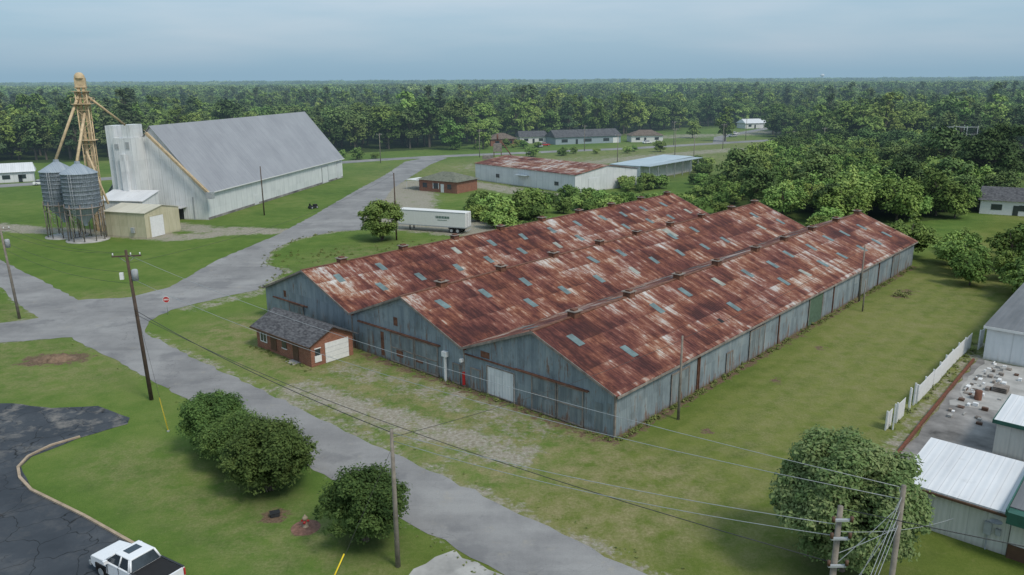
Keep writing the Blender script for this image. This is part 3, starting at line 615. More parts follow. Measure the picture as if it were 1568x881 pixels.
house('white_house',4,366,.2,13,'housewhite','shingle');house('cream_house',56,370,.1,15,'housewhite','shingle_b',True);house('brown_house',-9,352,.3,12,'brick','shingle_b',True)
house('distant_white_house',138,470,.3,18,'housewhite','whiteroof');house('small_grey_house',100,166,-.5,11,'housewhite','shingle')
house('roadside_shed',-150,228,.5,10,'whitewall','whiteroof',W=6);house('distant_building',-78,520,.1,26,'siding','shingle',W=12)
for (cx,cy,cr),rf in zip(CLR,('shingle','whiteroof','shingle_b','whiteroof','greyroof','shingle','whiteroof','whiteroof','shingle_g')): house('distant_house',cx-8,cy+cr*.25,.2,20,'housewhite',rf,W=12)
ht=empty('old_hopper_tower',-4.5,262)
tubes(ht,'frame',[([(a,b,0),(a,b,9)],.12) for a in (-1.2,1.2) for b in (-1.2,1.2)]+[([(-1.2,-1.2,z),(1.2,-1.2,z)],.1) for z in (3,6,9)],'rustp',4)
boxes(ht,'cabin',[(-1.4,1.4,-1.4,1.4,5.5,8.),(-5,-1.5,-1,1,3,4.2)],'fasc');tubes(ht,'spout',[([(0,0,9.),(0,0,11)],.3),([(1,0,9),(6,1,2)],.2)],'rustp',6)
# ------------------------------------------------------------ right side buildings
r1=empty('beige_metal_building',25.2,45.9,TH)
flatbldg(r1,0,7.2,-6.2,0,2.75,3.0,'beige','whiteroof',.2)
boxes(r1,'gutter',[(-.34,-.22,-6.4,.2,2.62,2.76)],'brown');boxes(r1,'electric_meter',[(-.25,-.02,-5.3,-4.9,1.1,1.9),(-.2,-.02,-5.8,-5.5,1.2,1.6),(-.1,-.02,-5.15,-5.08,.0,1.1)],'steel')
lathe(r1,'satellite_dish',[(.02,0),(.2,.03),(.35,.1)],'steel',n=16).location=(-.4,-5.5,2.1)
r3=empty('green_trim_building',29.7,41.7,TH)
flatbldg(r3,0,8,-9,-.1,3.3,3.4,'beige','darkroof',.2);boxes(r3,'green_awning',[(-.9,-.22,-9,.1,2.6,3.35),(-.9,8.2,.12,.2,3.1,3.5)],'green');boxes(r3,'red_base',[(-.1,-.01,-9,-.1,0,.9)],'brown')
r2=empty('white_wall_grey_roof_building',48.5,76.2,TH)
flatbldg(r2,0,34,-22,0,3.5,4.4,'whitewall','darkroof',.3);boxes(r2,'trim',[(-.36,-.3,-22,.3,3.35,3.6)],'housewhite')
r4=empty('teal_edge_canopy',37.,55.2,TH)
flatbldg(r4,0,6,-7,0,2.7,2.8,'beige','whiteroof',.2);boxes(r4,'teal_edge',[(-.3,-.22,-7.2,.25,2.55,2.85),(-.3,6.3,.22,.28,2.55,2.85)],'green')
sheet('concrete_pad',rough([wl(9.6,-18.3),wl(20,-18.),wl(40.2,-17.6),wl(40.2,-42),wl(9.6,-42)],.1,1.5,4),.03,'concd')
sheet('pale_slab',rough([wl(25,-18.6),wl(40,-18.2),wl(40,-28),wl(29,-29)],.2,1.2,6),.036,'conc')
strip('brick_edging',[wl(9.6,-18.1),wl(20,-17.8),wl(39,-17.4)],.2,0,.3,'brickd')
jr=np.random.default_rng(3)
jk=empty('yard_clutter',*wl(26,-18.6),TH)
L1=[];L2=[];L3=[];L4=[]
for k in range(70):
    x,y=jr.uniform(-4,13),-jr.gamma(1.2,.8);a,b,c=jr.uniform(.08,.5,3);q=(x,x+a*1.4,y-b,y,0.04,.04+c*.6);(L1,L2,L3,L4)[(k%7)%4].append(q)
boxes(jk,'scrap_white',L1,'white');boxes(jk,'scrap_brown',L2,'fasc');boxes(jk,'scrap_grey',L3,'conc');boxes(jk,'scrap_dark',L4,'brown')
lathe(jk,'barrel',[(.3,.03),(.3,.9),(.01,.9)],'rustp',2,-1.5,14);boxes(jk,'pallets',[(5,6.2,-3.2,-2,.04+z,.1+z) for z in (0,.14,.28,.42)],'fasc')
fe=empty('white_vinyl_fence',30.9,59.2,TH)
L=[];fr=np.random.default_rng(8)
def fpanel(x0,x1,y=0,h=1.75):
    q=x0
    while q<x1-.05: L.append((q,q+.17,y-.015,y+.015,.08,h));q+=.19
    L.append((x0,x1,y+.016,y+.06,.3,.4));L.append((x0,x1,y+.016,y+.06,h-.25,h-.13));L.append((x0-.07,x0+.05,y+.02,y+.14,0,h+.1))
fpanel(0,1.1,.2,1.6);L.append((.4,.5,-.2,-.1,0,2.3));fpanel(2.0,3.9);fpanel(5.6,5.8,0,2.);fpanel(7.,7.15,0,2.)
for k in range(8): fpanel(7.6+k*2.44,7.6+(k+1)*2.44,fr.normal()*.04,1.75+fr.normal()*.04)
fpanel(27.3,29,-.8,2.1);boxes(fe,'panels',L,'white')
# ------------------------------------------------------------ semi-trailer
tl=empty('semi_trailer',-22.1,151.,math.atan2(-5.6,14.2))
box(tl,'body',0,14.4,0,2.55,1.15,4.05,'housewhite',.04)
boxes(tl,'lower_rail',[(0,14.4,-.03,-.003,1.1,1.3),(0,14.4,-.03,-.003,3.9,4.06),(14.3,14.42,-.03,2.58,1.1,1.25)],'steel')
boxes(tl,'side_ribs',[(x,x+.03,-.02,-.003,1.3,3.9) for x in np.arange(1.2,14.3,1.2)],'white')
boxes(tl,'logo_lettering',[(8.2+i*.33,8.42+i*.33,-.03,-.021,2.75,3.2) for i in range(9)]+[(8.6+i*.2,8.72+i*.2,-.03,-.021,2.35,2.5) for i in range(10)],'green')
boxes(tl,'rear_doors',[(14.42,14.45,.1,1.25,1.3,3.9),(14.42,14.45,1.3,2.45,1.3,3.9)],'white');boxes(tl,'rear_bars',[(14.46,14.5,a,a+.05,1.3,3.9) for a in (.5,.9,1.6,2.)]+[(14.4,14.5,.2,2.4,.5,.65)],'steel')
boxes(tl,'bogie',[(10.6,13.8,.4,2.1,.75,1.1),(2.2,2.4,.4,.55,.1,1.1),(2.2,2.4,2.,2.15,.1,1.1)],'dark')
def wheels(par,L,r,w,mat='black'):
    V=[];F=[];V2=[];F2=[]
    for x,y in L:
        v,f=tube([(x,y-w/2,r),(x,y+w/2,r)],r,20);F+=[tuple(i+len(V) for i in a) for a in f];V+=v
        v,f=tube([(x,y-w/2-.02,r),(x,y+w/2+.02,r)],r*.58,14);F2+=[tuple(i+len(V2) for i in a) for a in f];V2+=v
    mobj('tyres',V,F,'black',par);mobj('rims',V2,F2,'steel',par)
wheels(tl,[(x,y) for x in (11.4,12.7) for y in (.3,2.25)],.5,.5)
# ------------------------------------------------------------ vehicles
def prism(par,name,prof,hw,mat,bev=.05):
    n=len(prof);V=[(x,-w,z) for (x,z),w in zip(prof,hw)]+[(x,w,z) for (x,z),w in zip(prof,hw)]
    F=[tuple(range(n)),tuple(range(2*n-1,n-1,-1))]+[(i,i+n,(i+1)%n+n,(i+1)%n) for i in range(n)]
    o=mobj(name,V,F,mat,par)
    if bev:
        b=o.modifiers.new('b','BEVEL');b.width=bev;b.segments=3;b.limit_method='ANGLE';b.angle_limit=math.radians(25)
        for p in o.data.polygons: p.use_smooth=True
        w=o.modifiers.new('wn','WEIGHTED_NORMAL');w.keep_sharp=False
    return o
def pickup(x,y,ang,mat='paintcar'):
    e=empty('pickup_truck',x,y,ang);e.scale=(1.06,1.06,1.04)
    pr=[(.0,.42),(2.55,.45),(2.85,.55),(2.9,.98),(2.75,1.12),(1.45,1.24),(-.95,1.26),(-.95,.42)]
    prism(e,'front_body',pr,[.95,.95,.88,.88,.86,.93,.95,.95],mat,.07)
    boxes(e,'bed',[(-2.85,-.96,-.96,-.86,.45,1.27),(-2.85,-.96,.86,.96,.45,1.27),(-2.88,-2.78,-.85,.85,.45,1.25),(-1.05,-.96,-.85,.85,.6,1.26)],mat)
    boxes(e,'bed_cover',[(-2.76,-1.0,-.84,.84,1.1,1.28)],'black');boxes(e,'bed_rails',[(-2.85,-.96,-.97,-.85,1.275,1.31),(-2.85,-.96,.85,.97,1.275,1.31)],'dark')
    boxes(e,'bumpers',[(2.86,3.0,-.9,.9,.45,.72),(-3.0,-2.88,-.9,.9,.45,.68)],'steel')
    bx0,bx1,tx0,tx1=-.93,1.42,-.72,.62
    V=[(bx0,-.9,1.24),(bx1,-.86,1.22),(bx1,.86,1.22),(bx0,.9,1.24),(tx0,-.7,1.82),(tx1,-.7,1.82),(tx1,.7,1.82),(tx0,.7,1.82)]
    f=[(4,5,6,7),(0,1,5,4),(1,2,6,5),(2,3,7,6),(3,0,4,7)];mobj('greenhouse',V,f,'glass',e)
    box(e,'roof',tx0-.04,tx1+.03,-.72,.72,1.80,1.9,mat,.045)
    L=[]
    for s in (-1,1):
        L+=[([(bx1,.87*s,1.22),(tx1,.7*s,1.84)],.05),([(bx0,.9*s,1.24),(tx0,.7*s,1.84)],.06),([(.15,.885*s,1.24),(.05,.7*s,1.84)],.045),([(-.75,.9*s,1.24),(-.62,.7*s,1.84)],.06)]
    tubes(e,'pillars',L,mat,6)
    boxes(e,'grille',[(2.885,2.915,-.6,.6,.72,1.0)],'black');boxes(e,'headlights',[(2.8,2.92,-.86,-.62,.8,1.0),(2.8,2.92,.62,.86,.8,1.0)],'glass')
    boxes(e,'tail_lights',[(-2.9,-2.8,-.97,-.87,.8,1.2),(-2.9,-2.8,.87,.97,.8,1.2)],'red')
    boxes(e,'mirrors',[(1.05,1.2,-1.16,-.94,1.2,1.4),(1.05,1.2,.94,1.16,1.2,1.4)],mat)
    boxes(e,'wheel_arches',[(1.35,2.3,-.965,.965,.40,.86),(-2.3,-1.35,-.965,.965,.40,.86)],'black');boxes(e,'door_lines',[(a,a+.015,-.957,.957,.5,1.22) for a in (.15,1.2,-.9)],'dark')
    boxes(e,'sunroof',[(-.15,.4,-.4,.4,1.901,1.91)],'glass')
    wheels(e,[(1.82,-.83),(1.82,.83),(-1.82,-.83),(-1.82,.83)],.4,.27);return e
pickup(-21.9,39.9,math.atan2(.52,-.86))
def car(x,y,ang,mat,name='parked_car'):
    e=empty(name,x,y,ang)
    prism(e,'body',[(-2.2,.3),(2.15,.3),(2.25,.6),(2.1,.78),(1.1,.92),(-1.9,.95),(-2.25,.8)],[.88]*7,mat,.08)
    prism(e,'cabin',[(-1.75,.93),(1.05,.9),(.4,1.42),(-1.2,1.44)],[.82,.82,.64,.64],'glass',.04)
    box(e,'roof',-1.2,.38,-.64,.64,1.42,1.49,mat,.03);wheels(e,[(1.4,-.8),(1.4,.8),(-1.35,-.8),(-1.35,.8)],.33,.2);return e
car(15,352,.3,'red');car(62,362,.4,'paintcar');car(-134,224,.5,'paintcar');car(-126,226,.5,'steel');car(118,420,.5,'paintcar')
car(112,402,.5,'steel');car(-137,232,.4,'dark');car(12,345,2.,'steel')
mw=empty('ride_on_mower',-45.5,178,.8)
boxes(mw,'deck',[(-.8,.5,-.55,.55,.25,.5)],'dark');boxes(mw,'hood',[(.3,1.1,-.35,.35,.5,.95)],'black');boxes(mw,'seat',[(-.6,-.2,-.3,.3,.6,.75),(-.7,-.6,-.3,.3,.6,1.2)],'black');wheels(mw,[(-.5,-.6),(-.5,.6),(.9,-.45),(.9,.45)],.3,.2)
# ------------------------------------------------------------ poles & wires
def pole(x,y,h,r=.16,mat='wood',arm=None,az=0.,xf=False,lean=(0,0),name='utility_pole'):
    e=empty(name,x,y,az)
    tubes(e,'shaft',[([(0,0,-.2),(lean[0]*.5,lean[1]*.5,h/2),(lean[0],lean[1],h)],[r,r*.85,r*.62])],mat,10)
    if arm:
        boxes(e,'crossarm',[(lean[0]-arm,lean[0]+arm,lean[1]-.06,lean[1]+.06,h-.6,h-.48)],mat)
        tubes(e,'insulators',[([(lean[0]+a,lean[1],h-.48),(lean[0]+a,lean[1],h-.25)],.05) for a in (-arm+.1,0.35,arm-.1)],'white',6)
        tubes(e,'braces',[([(lean[0]-arm*.6,lean[1]+.08,h-.55),(lean[0],lean[1]+.1,h-1.2)],.025),([(lean[0]+arm*.6,lean[1]+.08,h-.55),(lean[0],lean[1]+.1,h-1.2)],.025)],'steel',4)
    if xf:
        lathe(e,'transformer',[(.01,h-2.75),(.28,h-2.75),(.28,h-1.85),(.2,h-1.75),(.01,h-1.72)],'steel',lean[0]+.48,lean[1],14)
        boxes(e,'cutout_boxes',[(lean[0]-.75,lean[0]-.45,lean[1]-.12,lean[1]+.12,h-2.6,h-2.0)],'white')
    return e
pole(-33,66.7,14.0,.19,'woodd',1.2,0.2,True,(-.5,0));pole(-60.7,92.5,11.7,.17,'wood',1.,.6,True,(-.4,0))
pole(-6.9,41.,8.9,.16,'wood');pole(14.1,61.7,7.5,.13,'wood');pole(45.1,98.,7.4,.13,'wood');pole(43.6,93.5,4.,.1,'wood')
pole(-21,140.5,12.2,.15,'woodd');pole(-53.8,169,10.6,.15,'woodd');pole(-46.4,280.5,10.5,.15,'wood',1.)
pole(12.6,27.,12.1,.17,'wood',None,0,False);pole(15.1,27.3,12.8,.15,'wood')
for x,y in ((-12,300),(30,325),(72,352),(112,380),(60,260),(36,268),(62,300),(88,330),(-90,270),(118,300),(150,330)): pole(x,y,10.5,.15,'wood',1.)
hd=empty('pole_hardware',12.6,27.);boxes(hd,'brackets',[(-.35,.35,-.3,-.18,z,z+.08) for z in (9.6,10.8,11.6)],'steel');tubes(hd,'insulators',[([(a,-.3,z),(a,-.3,z+.22)],.07) for a in (-.35,.35) for z in (9.7,10.9,11.6)],'brown',8)
wr=[];wr2=[]
def wire(a,b,sag=.6,r=.018,n=14,L=None):
    (wr if L is None else L).append(([tuple(np.array(a)*(1-t)+np.array(b)*t-np.array([0,0,4*sag*t*(1-t)])) for t in np.linspace(0,1,n)],r))
for dz,dx in ((13.7,-1.1),(13.7,.6),(12.,0.),(11.,0)):
    wire((-33.5+dx,66.7,dz),(-61+dx,92.5,dz-2.3),.8,.014)
    wire((-61+dx,92.5,dz-2.3),(-130+dx,130,dz-2.3),1.2,.014)
wire((-33.5,66.7,8.6),(-6.9,41,8.7),.5,.026);wire((-33.5,66.7,8.2),(12.6,27,9.6),1.3,.02)
wire((-6.9,41,8.7),(12.6,27,11.3),.4,.016,L=wr2);wire((-6.9,41,8.2),(12.6,27,10.8),.5,.016,L=wr2);wire((-33.5,66.7,11.5),(15.1,27.3,12.2),1.6,.015,L=wr2)
wire((-6.9,41,8.4),(14.1,61.7,7.2),.5,.016);wire((14.1,61.7,7.3),(45.1,98,7.2),.7,.016);wire((-33.5,66.7,12.8),(-21,140.5,12),1.5,.014)
wire((-33.5,66.7,13.6),(15.1,27.3,12.7),1.2,.014,L=wr2)
wire((-21,140.5,12),(-46.4,280.5,10.2),2,.014);wire((12.6,27,12),(60,10,12),.8,.02)
for z0,z1 in ((12.4,6),(12.,9.5),(11.5,7.),(11.,10.)): wire((15.1,27.3,z0),(12.6,27,z1),0.05,.014,L=wr2)
for z0 in (12.4,11.8,11.2): wire((15.1,27.3,z0),(12.,24,z0-3.4),.05,.013,L=wr2)
wire((15.1,27.3,12.4),(25,46,3.),.3,.014,L=wr2);wire((12.6,27,11.),(25.5,40.5,3.3),.3,.014,L=wr2)
for a,b in (((-46.4,280.5),(-12,300)),((-12,300),(30,325)),((30,325),(72,352)),((72,352),(112,380)),((36,268),(62,300)),((62,300),(88,330))): wire((*a,10),(*b,10),.8,.02);wire((a[0]+1,a[1],10),(b[0]+1,b[1],10),.8,.02)
wire((-33.6,66.7,11.),(-28.6,59.9,.2),0,.012);wire((-6.9,41,7.8),(-10.5,37.8,0.1),0,.012)
pl_=empty('power_lines');tubes(pl_,'dark_wires',wr,'wire',4);tubes(pl_,'bare_wires',wr2,'steel',4)
gm=empty('guy_wire_guard',-28.6,59.9);tubes(gm,'sleeve',[([(0,0,.1),(-1.1,1.5,2.4)],.04)],'yellow',8);boxes(gm,'anchor',[(-.08,.08,-.08,.08,0,.12)],'steel')
gm=empty('guy_wire_guard',-10.6,37.7);tubes(gm,'sleeve',[([(0,0,.1),(1.1,1.,2.4)],.04)],'yellow',8);boxes(gm,'anchor',[(-.08,.08,-.08,.08,0,.12)],'steel')
ss=empty('stop_sign',-43.,93.9,.15)
tubes(ss,'post',[([(0,0,0),(0,0,2.1)],.035)],'steel',6)
def octo(r,y0,y1):
    V=[(r*math.cos(math.pi/8+k*math.pi/4),y,1.95+r*math.sin(math.pi/8+k*math.pi/4)) for y in (y0,y1) for k in range(8)]
    return V,[tuple(range(8)),tuple(range(15,7,-1))]+[(k,k+8,(k+1)%8+8,(k+1)%8) for k in range(8)]
v,f=octo(.42,-.05,-.03);mobj('border',v,f,'white',ss);v,f=octo(.38,-.06,-.051);mobj('face',v,f,'red',ss)
boxes(ss,'lettering',[(-.27+i*.15,-.18+i*.15,-.068,-.061,1.86,2.05) for i in range(4)],'white')
lathe(None,'mulch_ring',[(.95,.0),(.8,.06),(.01,.09)],'mulch',-13.5,45.3,20)
hy=empty('fire_hydrant',-13.5,45.3)
lathe(hy,'barrel',[(.2,.05),(.2,.12),(.13,.13),(.13,.62),(.18,.64),(.18,.7),(.14,.78),(.06,.86),(.05,.92),(.01,.92)],'curb',n=16)
tubes(hy,'outlets',[([(-.26,0,.5),(.26,0,.5)],.07),([(0,-.25,.45),(0,0,.45)],.09)],'red',8)
mb=empty('utility_meter_box',-15.9,46.7,.4);box(mb,'case',-.3,.3,-.2,.2,0,.28,'dark',.03);box(mb,'lid',-.33,.33,-.23,.23,.281,.33,'dark',.01)
su=empty('electric_substation',158,290,.3)
L=[]
for x in (0,5,10,15):
    for y in (0,6): L.append(([(x,y,0),(x,y,11)],.13))
for y in (0,6):
    for z in (8,10.5): L.append(([(0,y,z),(15,y,z)],.1))
for x in (0,5,10,15): L.append(([(x,0,10.5),(x,6,10.5)],.1))
tubes(su,'frames',L,'steel',4);boxes(su,'transformers',[(2,4,2,4,0,3),(8,10,2,4,0,3.2)],'steel')
wt=empty('water_tower',960,2500)
lathe(wt,'tank',[(.1,34),(5,36),(6.5,39),(5,42),(.1,43.5)],'white',n=20);lathe(wt,'stem',[(1.6,0),(1.2,34)],'white',n=10)
# ------------------------------------------------------------ vegetation
mk=tree_mesh
A=[mk('bush',4.9,2.7,32000,.095,'leafN',11,base=.06,nlump=60,lr=.28,multi=6,trunk=.1,stray=40),mk('bush',5.1,3.1,38000,.095,'leafN',12,base=.05,nlump=75,lr=.27,multi=6,trunk=.1,stray=50),mk('bush',4.6,2.9,34000,.095,'leafN',13,base=.05,nlump=64,lr=.27,multi=6,trunk=.1,stray=45)]
put('crepe_myrtle_bush',A[0],-23.4,56.5,0,.98);put('crepe_myrtle_bush',A[2],-20.6,53.6,1,.95);put('crepe_myrtle_bush',A[1],-17.2,50.2,2,1.05);put('crepe_myrtle_bush',A[2],-9.3,43.7,3,(1.,1.,1.05))
T1=mk('tree',9.,4.1,130000,.12,'leafO',21,base=.03,nlump=170,lr=.22,trunk=.2,pear=True,stray=90);put('oak_tree',T1,19.3,40.4)
T2=mk('tree2',7.6,4.2,14000,.2,'leafC',22,base=.03,nlump=44,lr=.28,multi=6,trunk=.12,stray=20);put('roadside_tree',T2,-23.7,140.6)
protos=[mk('broadleaf_tree',15,5.8,2600,.54,'leafA',31,base=.06,nlump=26,lr=.33),mk('tall_tree',18,5.6,2600,.54,'leafA',32,base=.1,nlump=28,lr=.32),
 mk('dark_tree',16,5.8,2600,.54,'leafB',33,base=.08,nlump=26,lr=.33),mk('pine_tree',19.5,4.8,2400,.46,'leafP',34,base=.22,nlump=32,lr=.38,pine=True),mk('round_tree',12.5,6.,2600,.54,'leafC',35,base=.05,nlump=22,lr=.35)]
fr=np.random.default_rng(77)
def jgrid(x0,x1,y0,y1,sp,r):
    gx,gy=np.meshgrid(np.arange(x0,x1,sp),np.arange(y0,y1,sp));P=np.stack([gx.ravel(),gy.ravel()],1);return P+r.uniform(-.48,.48,P.shape)*sp
def wav(P,s,ph): return (np.sin(P[:,0]/s+ph)+np.sin(P[:,1]/s*1.3+ph*2)+np.sin((P[:,0]+P[:,1])/s*.7+ph*3)+np.sin((P[:,0]-P[:,1])/s*1.7+ph))/4
P=jgrid(-800,900,240,900,9.,fr);P=P[forest_ok(P)&(np.abs(P[:,0])<P[:,1]*.9+30)]
def clear(P,line,d):
    k=np.ones(len(P),bool)
    for a,b in zip(line[:-1],line[1:]):
        a=np.array(a);b=np.array(b);ab=b-a;t=np.clip(((P-a)@ab)/(ab@ab),0,1);k&=np.linalg.norm(P-a-t[:,None]*ab,axis=1)>d
    return k
P=P[clear(P,far,9)&clear(P,[(95,362),(105,400),(150,470),(190,560)],8)&clear(P,[(-78,526),(-52,526),(-52,500)],14)&clear(P,[(138,475),(158,478),(140,455)],13)&clear(P,[(158,290),(174,295)],11)]
for cx,cy,cr in CLR: P=P[clear(P,[(cx,cy-cr*.6),(cx+.1,cy)],cr*.75)]
P=P[fr.random(len(P))>.22*(wav(P,23,.4)>.25)]
sw=wav(P,31,1.3)+fr.normal(size=len(P))*.36
ch=np.digitize(sw,[-.46,-.06,.26,.62])
order=[2,0,4,1,3]
hs_=np.clip(.93+.2*wav(P,47,2.2)+fr.normal(size=len(P))*.17,.55,1.32)
for k in range(5):
    m=ch==k;scatter('forest',protos[order[k]],P[m],hs_[m],fr)
CL=[]
for k,(lf,sd) in enumerate((('leafA',41),('leafB',42),('leafC',43))):
    r=np.random.default_rng(sd);lm=[]
    for q in range(30): l=r.uniform(3.,5.);lm.append((r.uniform(-15,15),r.uniform(-15,15),r.uniform(5,18)-l*.5,l))
    V,F,T=leaves(lm,4200,.98,r);CL.append(quadmesh('tree_canopy',V,F,[lf],np.zeros(len(F)),T))
for a,b,sp in ((900,2200,25),(2200,6500,42)):
    P=jgrid(-b,b,a,b,sp,fr);P=P[np.abs(P[:,0])<P[:,1]*.85+30];P=P[fr.random(len(P))>.5*(wav(P,130,.4)>.5)];ch=fr.choice(3,len(P))
    for k in range(3):
        Q=P[ch==k];scatter('distant_forest',CL[k],Q,fr.uniform(.8,1.3,len(Q))*(1 if a<2000 else 1.35),fr)
def inp(P,poly):
    global P2
    sv=P2;P2=P;c=inpoly(poly)>0;P2=sv;return c
SB=[mk('shrub_tree',8.5,4.8,4600,.29,'leafA',51,base=.02,nlump=30,lr=.3),mk('shrub_tree',7.5,4.6,4600,.29,'leafC',52,base=.02,nlump=28,lr=.3),mk('shrub_tree',9.5,4.8,4600,.29,'leafB',53,base=.02,nlump=30,lr=.3)]
P=jgrid(40,170,145,310,6.,fr);P=P[inp(P,thick)];ch=fr.choice(3,len(P),p=[.4,.42,.18])
for k in range(3): Q=P[ch==k];scatter('thicket',SB[k],Q,fr.uniform(.65,1.3,len(Q)),fr)
hp=[(64,124),(68,118),(66,112),(71,108),(69,101),(75,115),(77,104),(73,98),(82,112),(84,124),(74,126),(90,118),(83,99),(76,92),(72,92),(70,88),(79,86),(64,106),(67,97),(80,118),(78,110),(88,106)]
Q=np.array(hp,float);scatter('hedgerow',SB[1],Q[::2],fr.uniform(.6,.95,11),fr);scatter('hedgerow',SB[0],Q[1::2],fr.uniform(.55,.85,11),fr)
LB=mk('low_bush',3.,2.,2200,.2,'leafC',61,base=.0,nlump=20,lr=.35,multi=4,trunk=.06);LB2=mk('low_bush',2.6,2.2,2200,.2,'leafA',62,base=.0,nlump=20,lr=.35,multi=4,trunk=.06)
pts=[]
def lineb(a,b,n,w):
    for k in range(n): t=fr.random();pts.append((a[0]+(b[0]-a[0])*t+fr.normal()*w,a[1]+(b[1]-a[1])*t+fr.normal()*w))
lineb((-6,152),(2,166),11,3);lineb((2,172),(46,178),44,5);lineb((22,196),(40,212),12,2);lineb((-4,178),(-6,160),8,2);lineb((46,190),(62,240),16,4);lineb((55,255),(62,262),5,2);lineb((60,146),(66,152),8,2);lineb((0,142),(30,165),14,3)
lineb((5,300),(60,322),8,3);lineb((-20,335),(10,345),8,4);lineb((-110,262),(-60,300),6,5)
Q=np.array(pts);scatter('brush',LB,Q[::2],fr.uniform(.5,1.5,len(Q[::2])),fr);scatter('brush',LB2,Q[1::2],fr.uniform(.5,1.5,len(Q[1::2])),fr)
Q=np.array([(-2,158),(2,163),(-4,166),(5,170),(-7,172)],float);scatter('brush',LB,Q,np.array([1.7,1.9,1.6,1.8,1.4]),fr)
put('lone_maple_tree',protos[4],-25,335,1,1.);put('street_tree',protos[0],-12,338,2,.9);put('street_tree',protos[4],90,395,3,.7);put('street_tree',protos[1],100,372,3,.9)
put('big_oak_tree',mk('bigoak',18,9.,14000,.38,'leafB',71,base=.08,nlump=50,lr=.27),117,190,0,1.);put('big_oak_tree',protos[2],112,205,2,1.05);put('yard_tree',SB[2],108,172,0,.9)
put('yard_tree',protos[2],-180,300,0,1.1);put('yard_tree',protos[0],-15,392,0,1.3);put('yard_tree',protos[1],-45,352,0,1.35)
wl_=[];wr_=np.random.default_rng(5)
def wline(line,n,w,sz):
    for _ in range(n):
        i=wr_.integers(len(line)-1);t=wr_.random();a=np.array(line[i]);b=np.array(line[i+1]);p=a+(b-a)*t+wr_.normal(size=2)*w
        wl_.append((p[0],p[1],0.,sz*wr_.uniform(.5,1.6)))
wline([wl(-.5,0),wl(-.5,33)],90,.15,.16);wline([wl(0,-.5),wl(80,-.5)],260,.2,.2);wline([wl(-7.2,32),wl(-7.2,43)],40,.2,.15)
wline([(x+.9,y+1.) for x,y in mainR[1:]],70,.4,.07);wline([(x-.4,y-.4) for x,y in mainL],60,.3,.07);wline(edgeN[3:9],80,.4,.16);wline([(30.9,59.2),(51,81.3)],80,.3,.2)
wline([(-38,126),(-30,128),(-12,140)],70,3,.25);wline([wl(60,-4),wl(64,-4)],10,.4,.4)
V,F,T=leaves(wl_,12000,.09,wr_,1.2);V[:,2]=np.abs(V[:,2])
link(bpy.data.objects.new('weeds',quadmesh('weeds',V,F,['weed'],np.zeros(len(F)),T)))
# ------------------------------------------------------------ haze
hz=bpy.data.materials.new('haze_air');hz.use_nodes=True;t=hz.node_tree;t.nodes.clear()
D=.0003
ab=t.nodes.new('ShaderNodeVolumeAbsorption');ab.inputs['Color'].default_value=(0,0,0,1);ab.inputs['Density'].default_value=D
em=t.nodes.new('ShaderNodeEmission');em.inputs[0].default_value=(.27,.42,.54,1);em.inputs[1].default_value=D
ad=t.nodes.new('ShaderNodeAddShader');oo=t.nodes.new('ShaderNodeOutputMaterial')
t.links.new(ab.outputs[0],ad.inputs[0]);t.links.new(em.outputs[0],ad.inputs[1]);t.links.new(ad.outputs[0],oo.inputs['Volume'])
try: hz.cycles.homogeneous_volume=True
except Exception: pass
v,f=boxdata(-9500,9500,140,9400,-2,110);mobj('haze',v,f,hz)
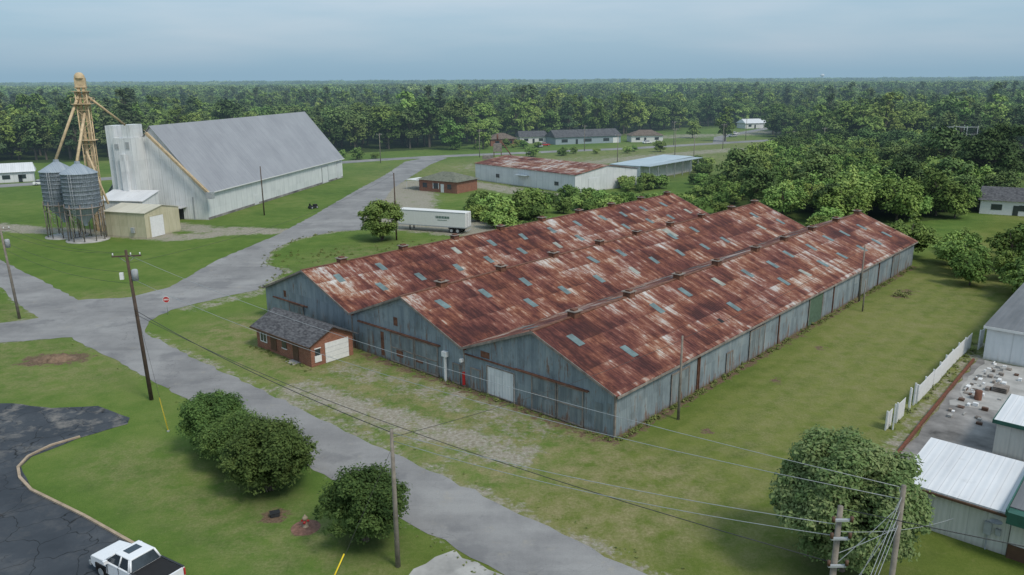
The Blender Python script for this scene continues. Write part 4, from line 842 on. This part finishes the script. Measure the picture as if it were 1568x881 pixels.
# ------------------------------------------------------------ world & sun
SE,SA=math.radians(52),math.radians(135)
w=bpy.data.worlds.new('World');S.world=w;w.use_nodes=True;t=w.node_tree;bg=t.nodes['Background']
sk=t.nodes.new('ShaderNodeTexSky');sk.sky_type='NISHITA';sk.sun_disc=False;sk.sun_elevation=SE;sk.sun_rotation=SA;sk.dust_density=3.;sk.air_density=1.
tc=t.nodes.new('ShaderNodeTexCoord');mp=t.nodes.new('ShaderNodeMapping');mp.inputs['Scale'].default_value=(1,1,7)
t.links.new(tc.outputs['Generated'],mp.inputs[0]);nz=t.nodes.new('ShaderNodeTexNoise');nz.inputs['Scale'].default_value=2.2;nz.inputs['Detail'].default_value=6;t.links.new(mp.outputs[0],nz.inputs['Vector'])
rp=t.nodes.new('ShaderNodeValToRGB');rp.color_ramp.elements[0].position=.42;rp.color_ramp.elements[0].color=(2.85,4.2,5.3,1);rp.color_ramp.elements[1].position=.66;rp.color_ramp.elements[1].color=(4.3,5.1,5.9,1)
t.links.new(nz.outputs['Fac'],rp.inputs[0])
mx_=t.nodes.new('ShaderNodeMix');mx_.data_type='RGBA';mx_.inputs[0].default_value=.72
t.links.new(sk.outputs[0],mx_.inputs[6]);t.links.new(rp.outputs[0],mx_.inputs[7]);t.links.new(mx_.outputs[2],bg.inputs[0]);bg.inputs[1].default_value=.15
sl=bpy.data.lights.new('sun','SUN');sl.energy=2.15;sl.angle=math.radians(14);sl.color=(1,.94,.85)
so=link(bpy.data.objects.new('sun',sl))
d=Vector((math.sin(SA)*math.cos(SE),math.cos(SA)*math.cos(SE),math.sin(SE)));so.rotation_euler=d.to_track_quat('Z','Y').to_euler();so.location=(0,0,80)
# ------------------------------------------------------------ camera
cam=bpy.data.cameras.new('camera');cam.sensor_width=36;cam.lens=27.55;cam.clip_start=.5;cam.clip_end=20000
co=link(bpy.data.objects.new('camera',cam));S.camera=co
p=math.atan(316.5/1200);r=.0058
X=Vector((1,0,0));Fw=Vector((0,math.cos(p),-math.sin(p)));U=Vector((0,math.sin(p),math.cos(p)))
Rr=X*math.cos(r)-U*math.sin(r);Uu=U*math.cos(r)+X*math.sin(r)
M=Matrix.Identity(4)
for i in range(3): M[i][0]=Rr[i];M[i][1]=Uu[i];M[i][2]=-Fw[i]
M[2][3]=28.;co.matrix_world=M
S.view_settings.view_transform='Standard';S.view_settings.look='None';S.view_settings.exposure=0
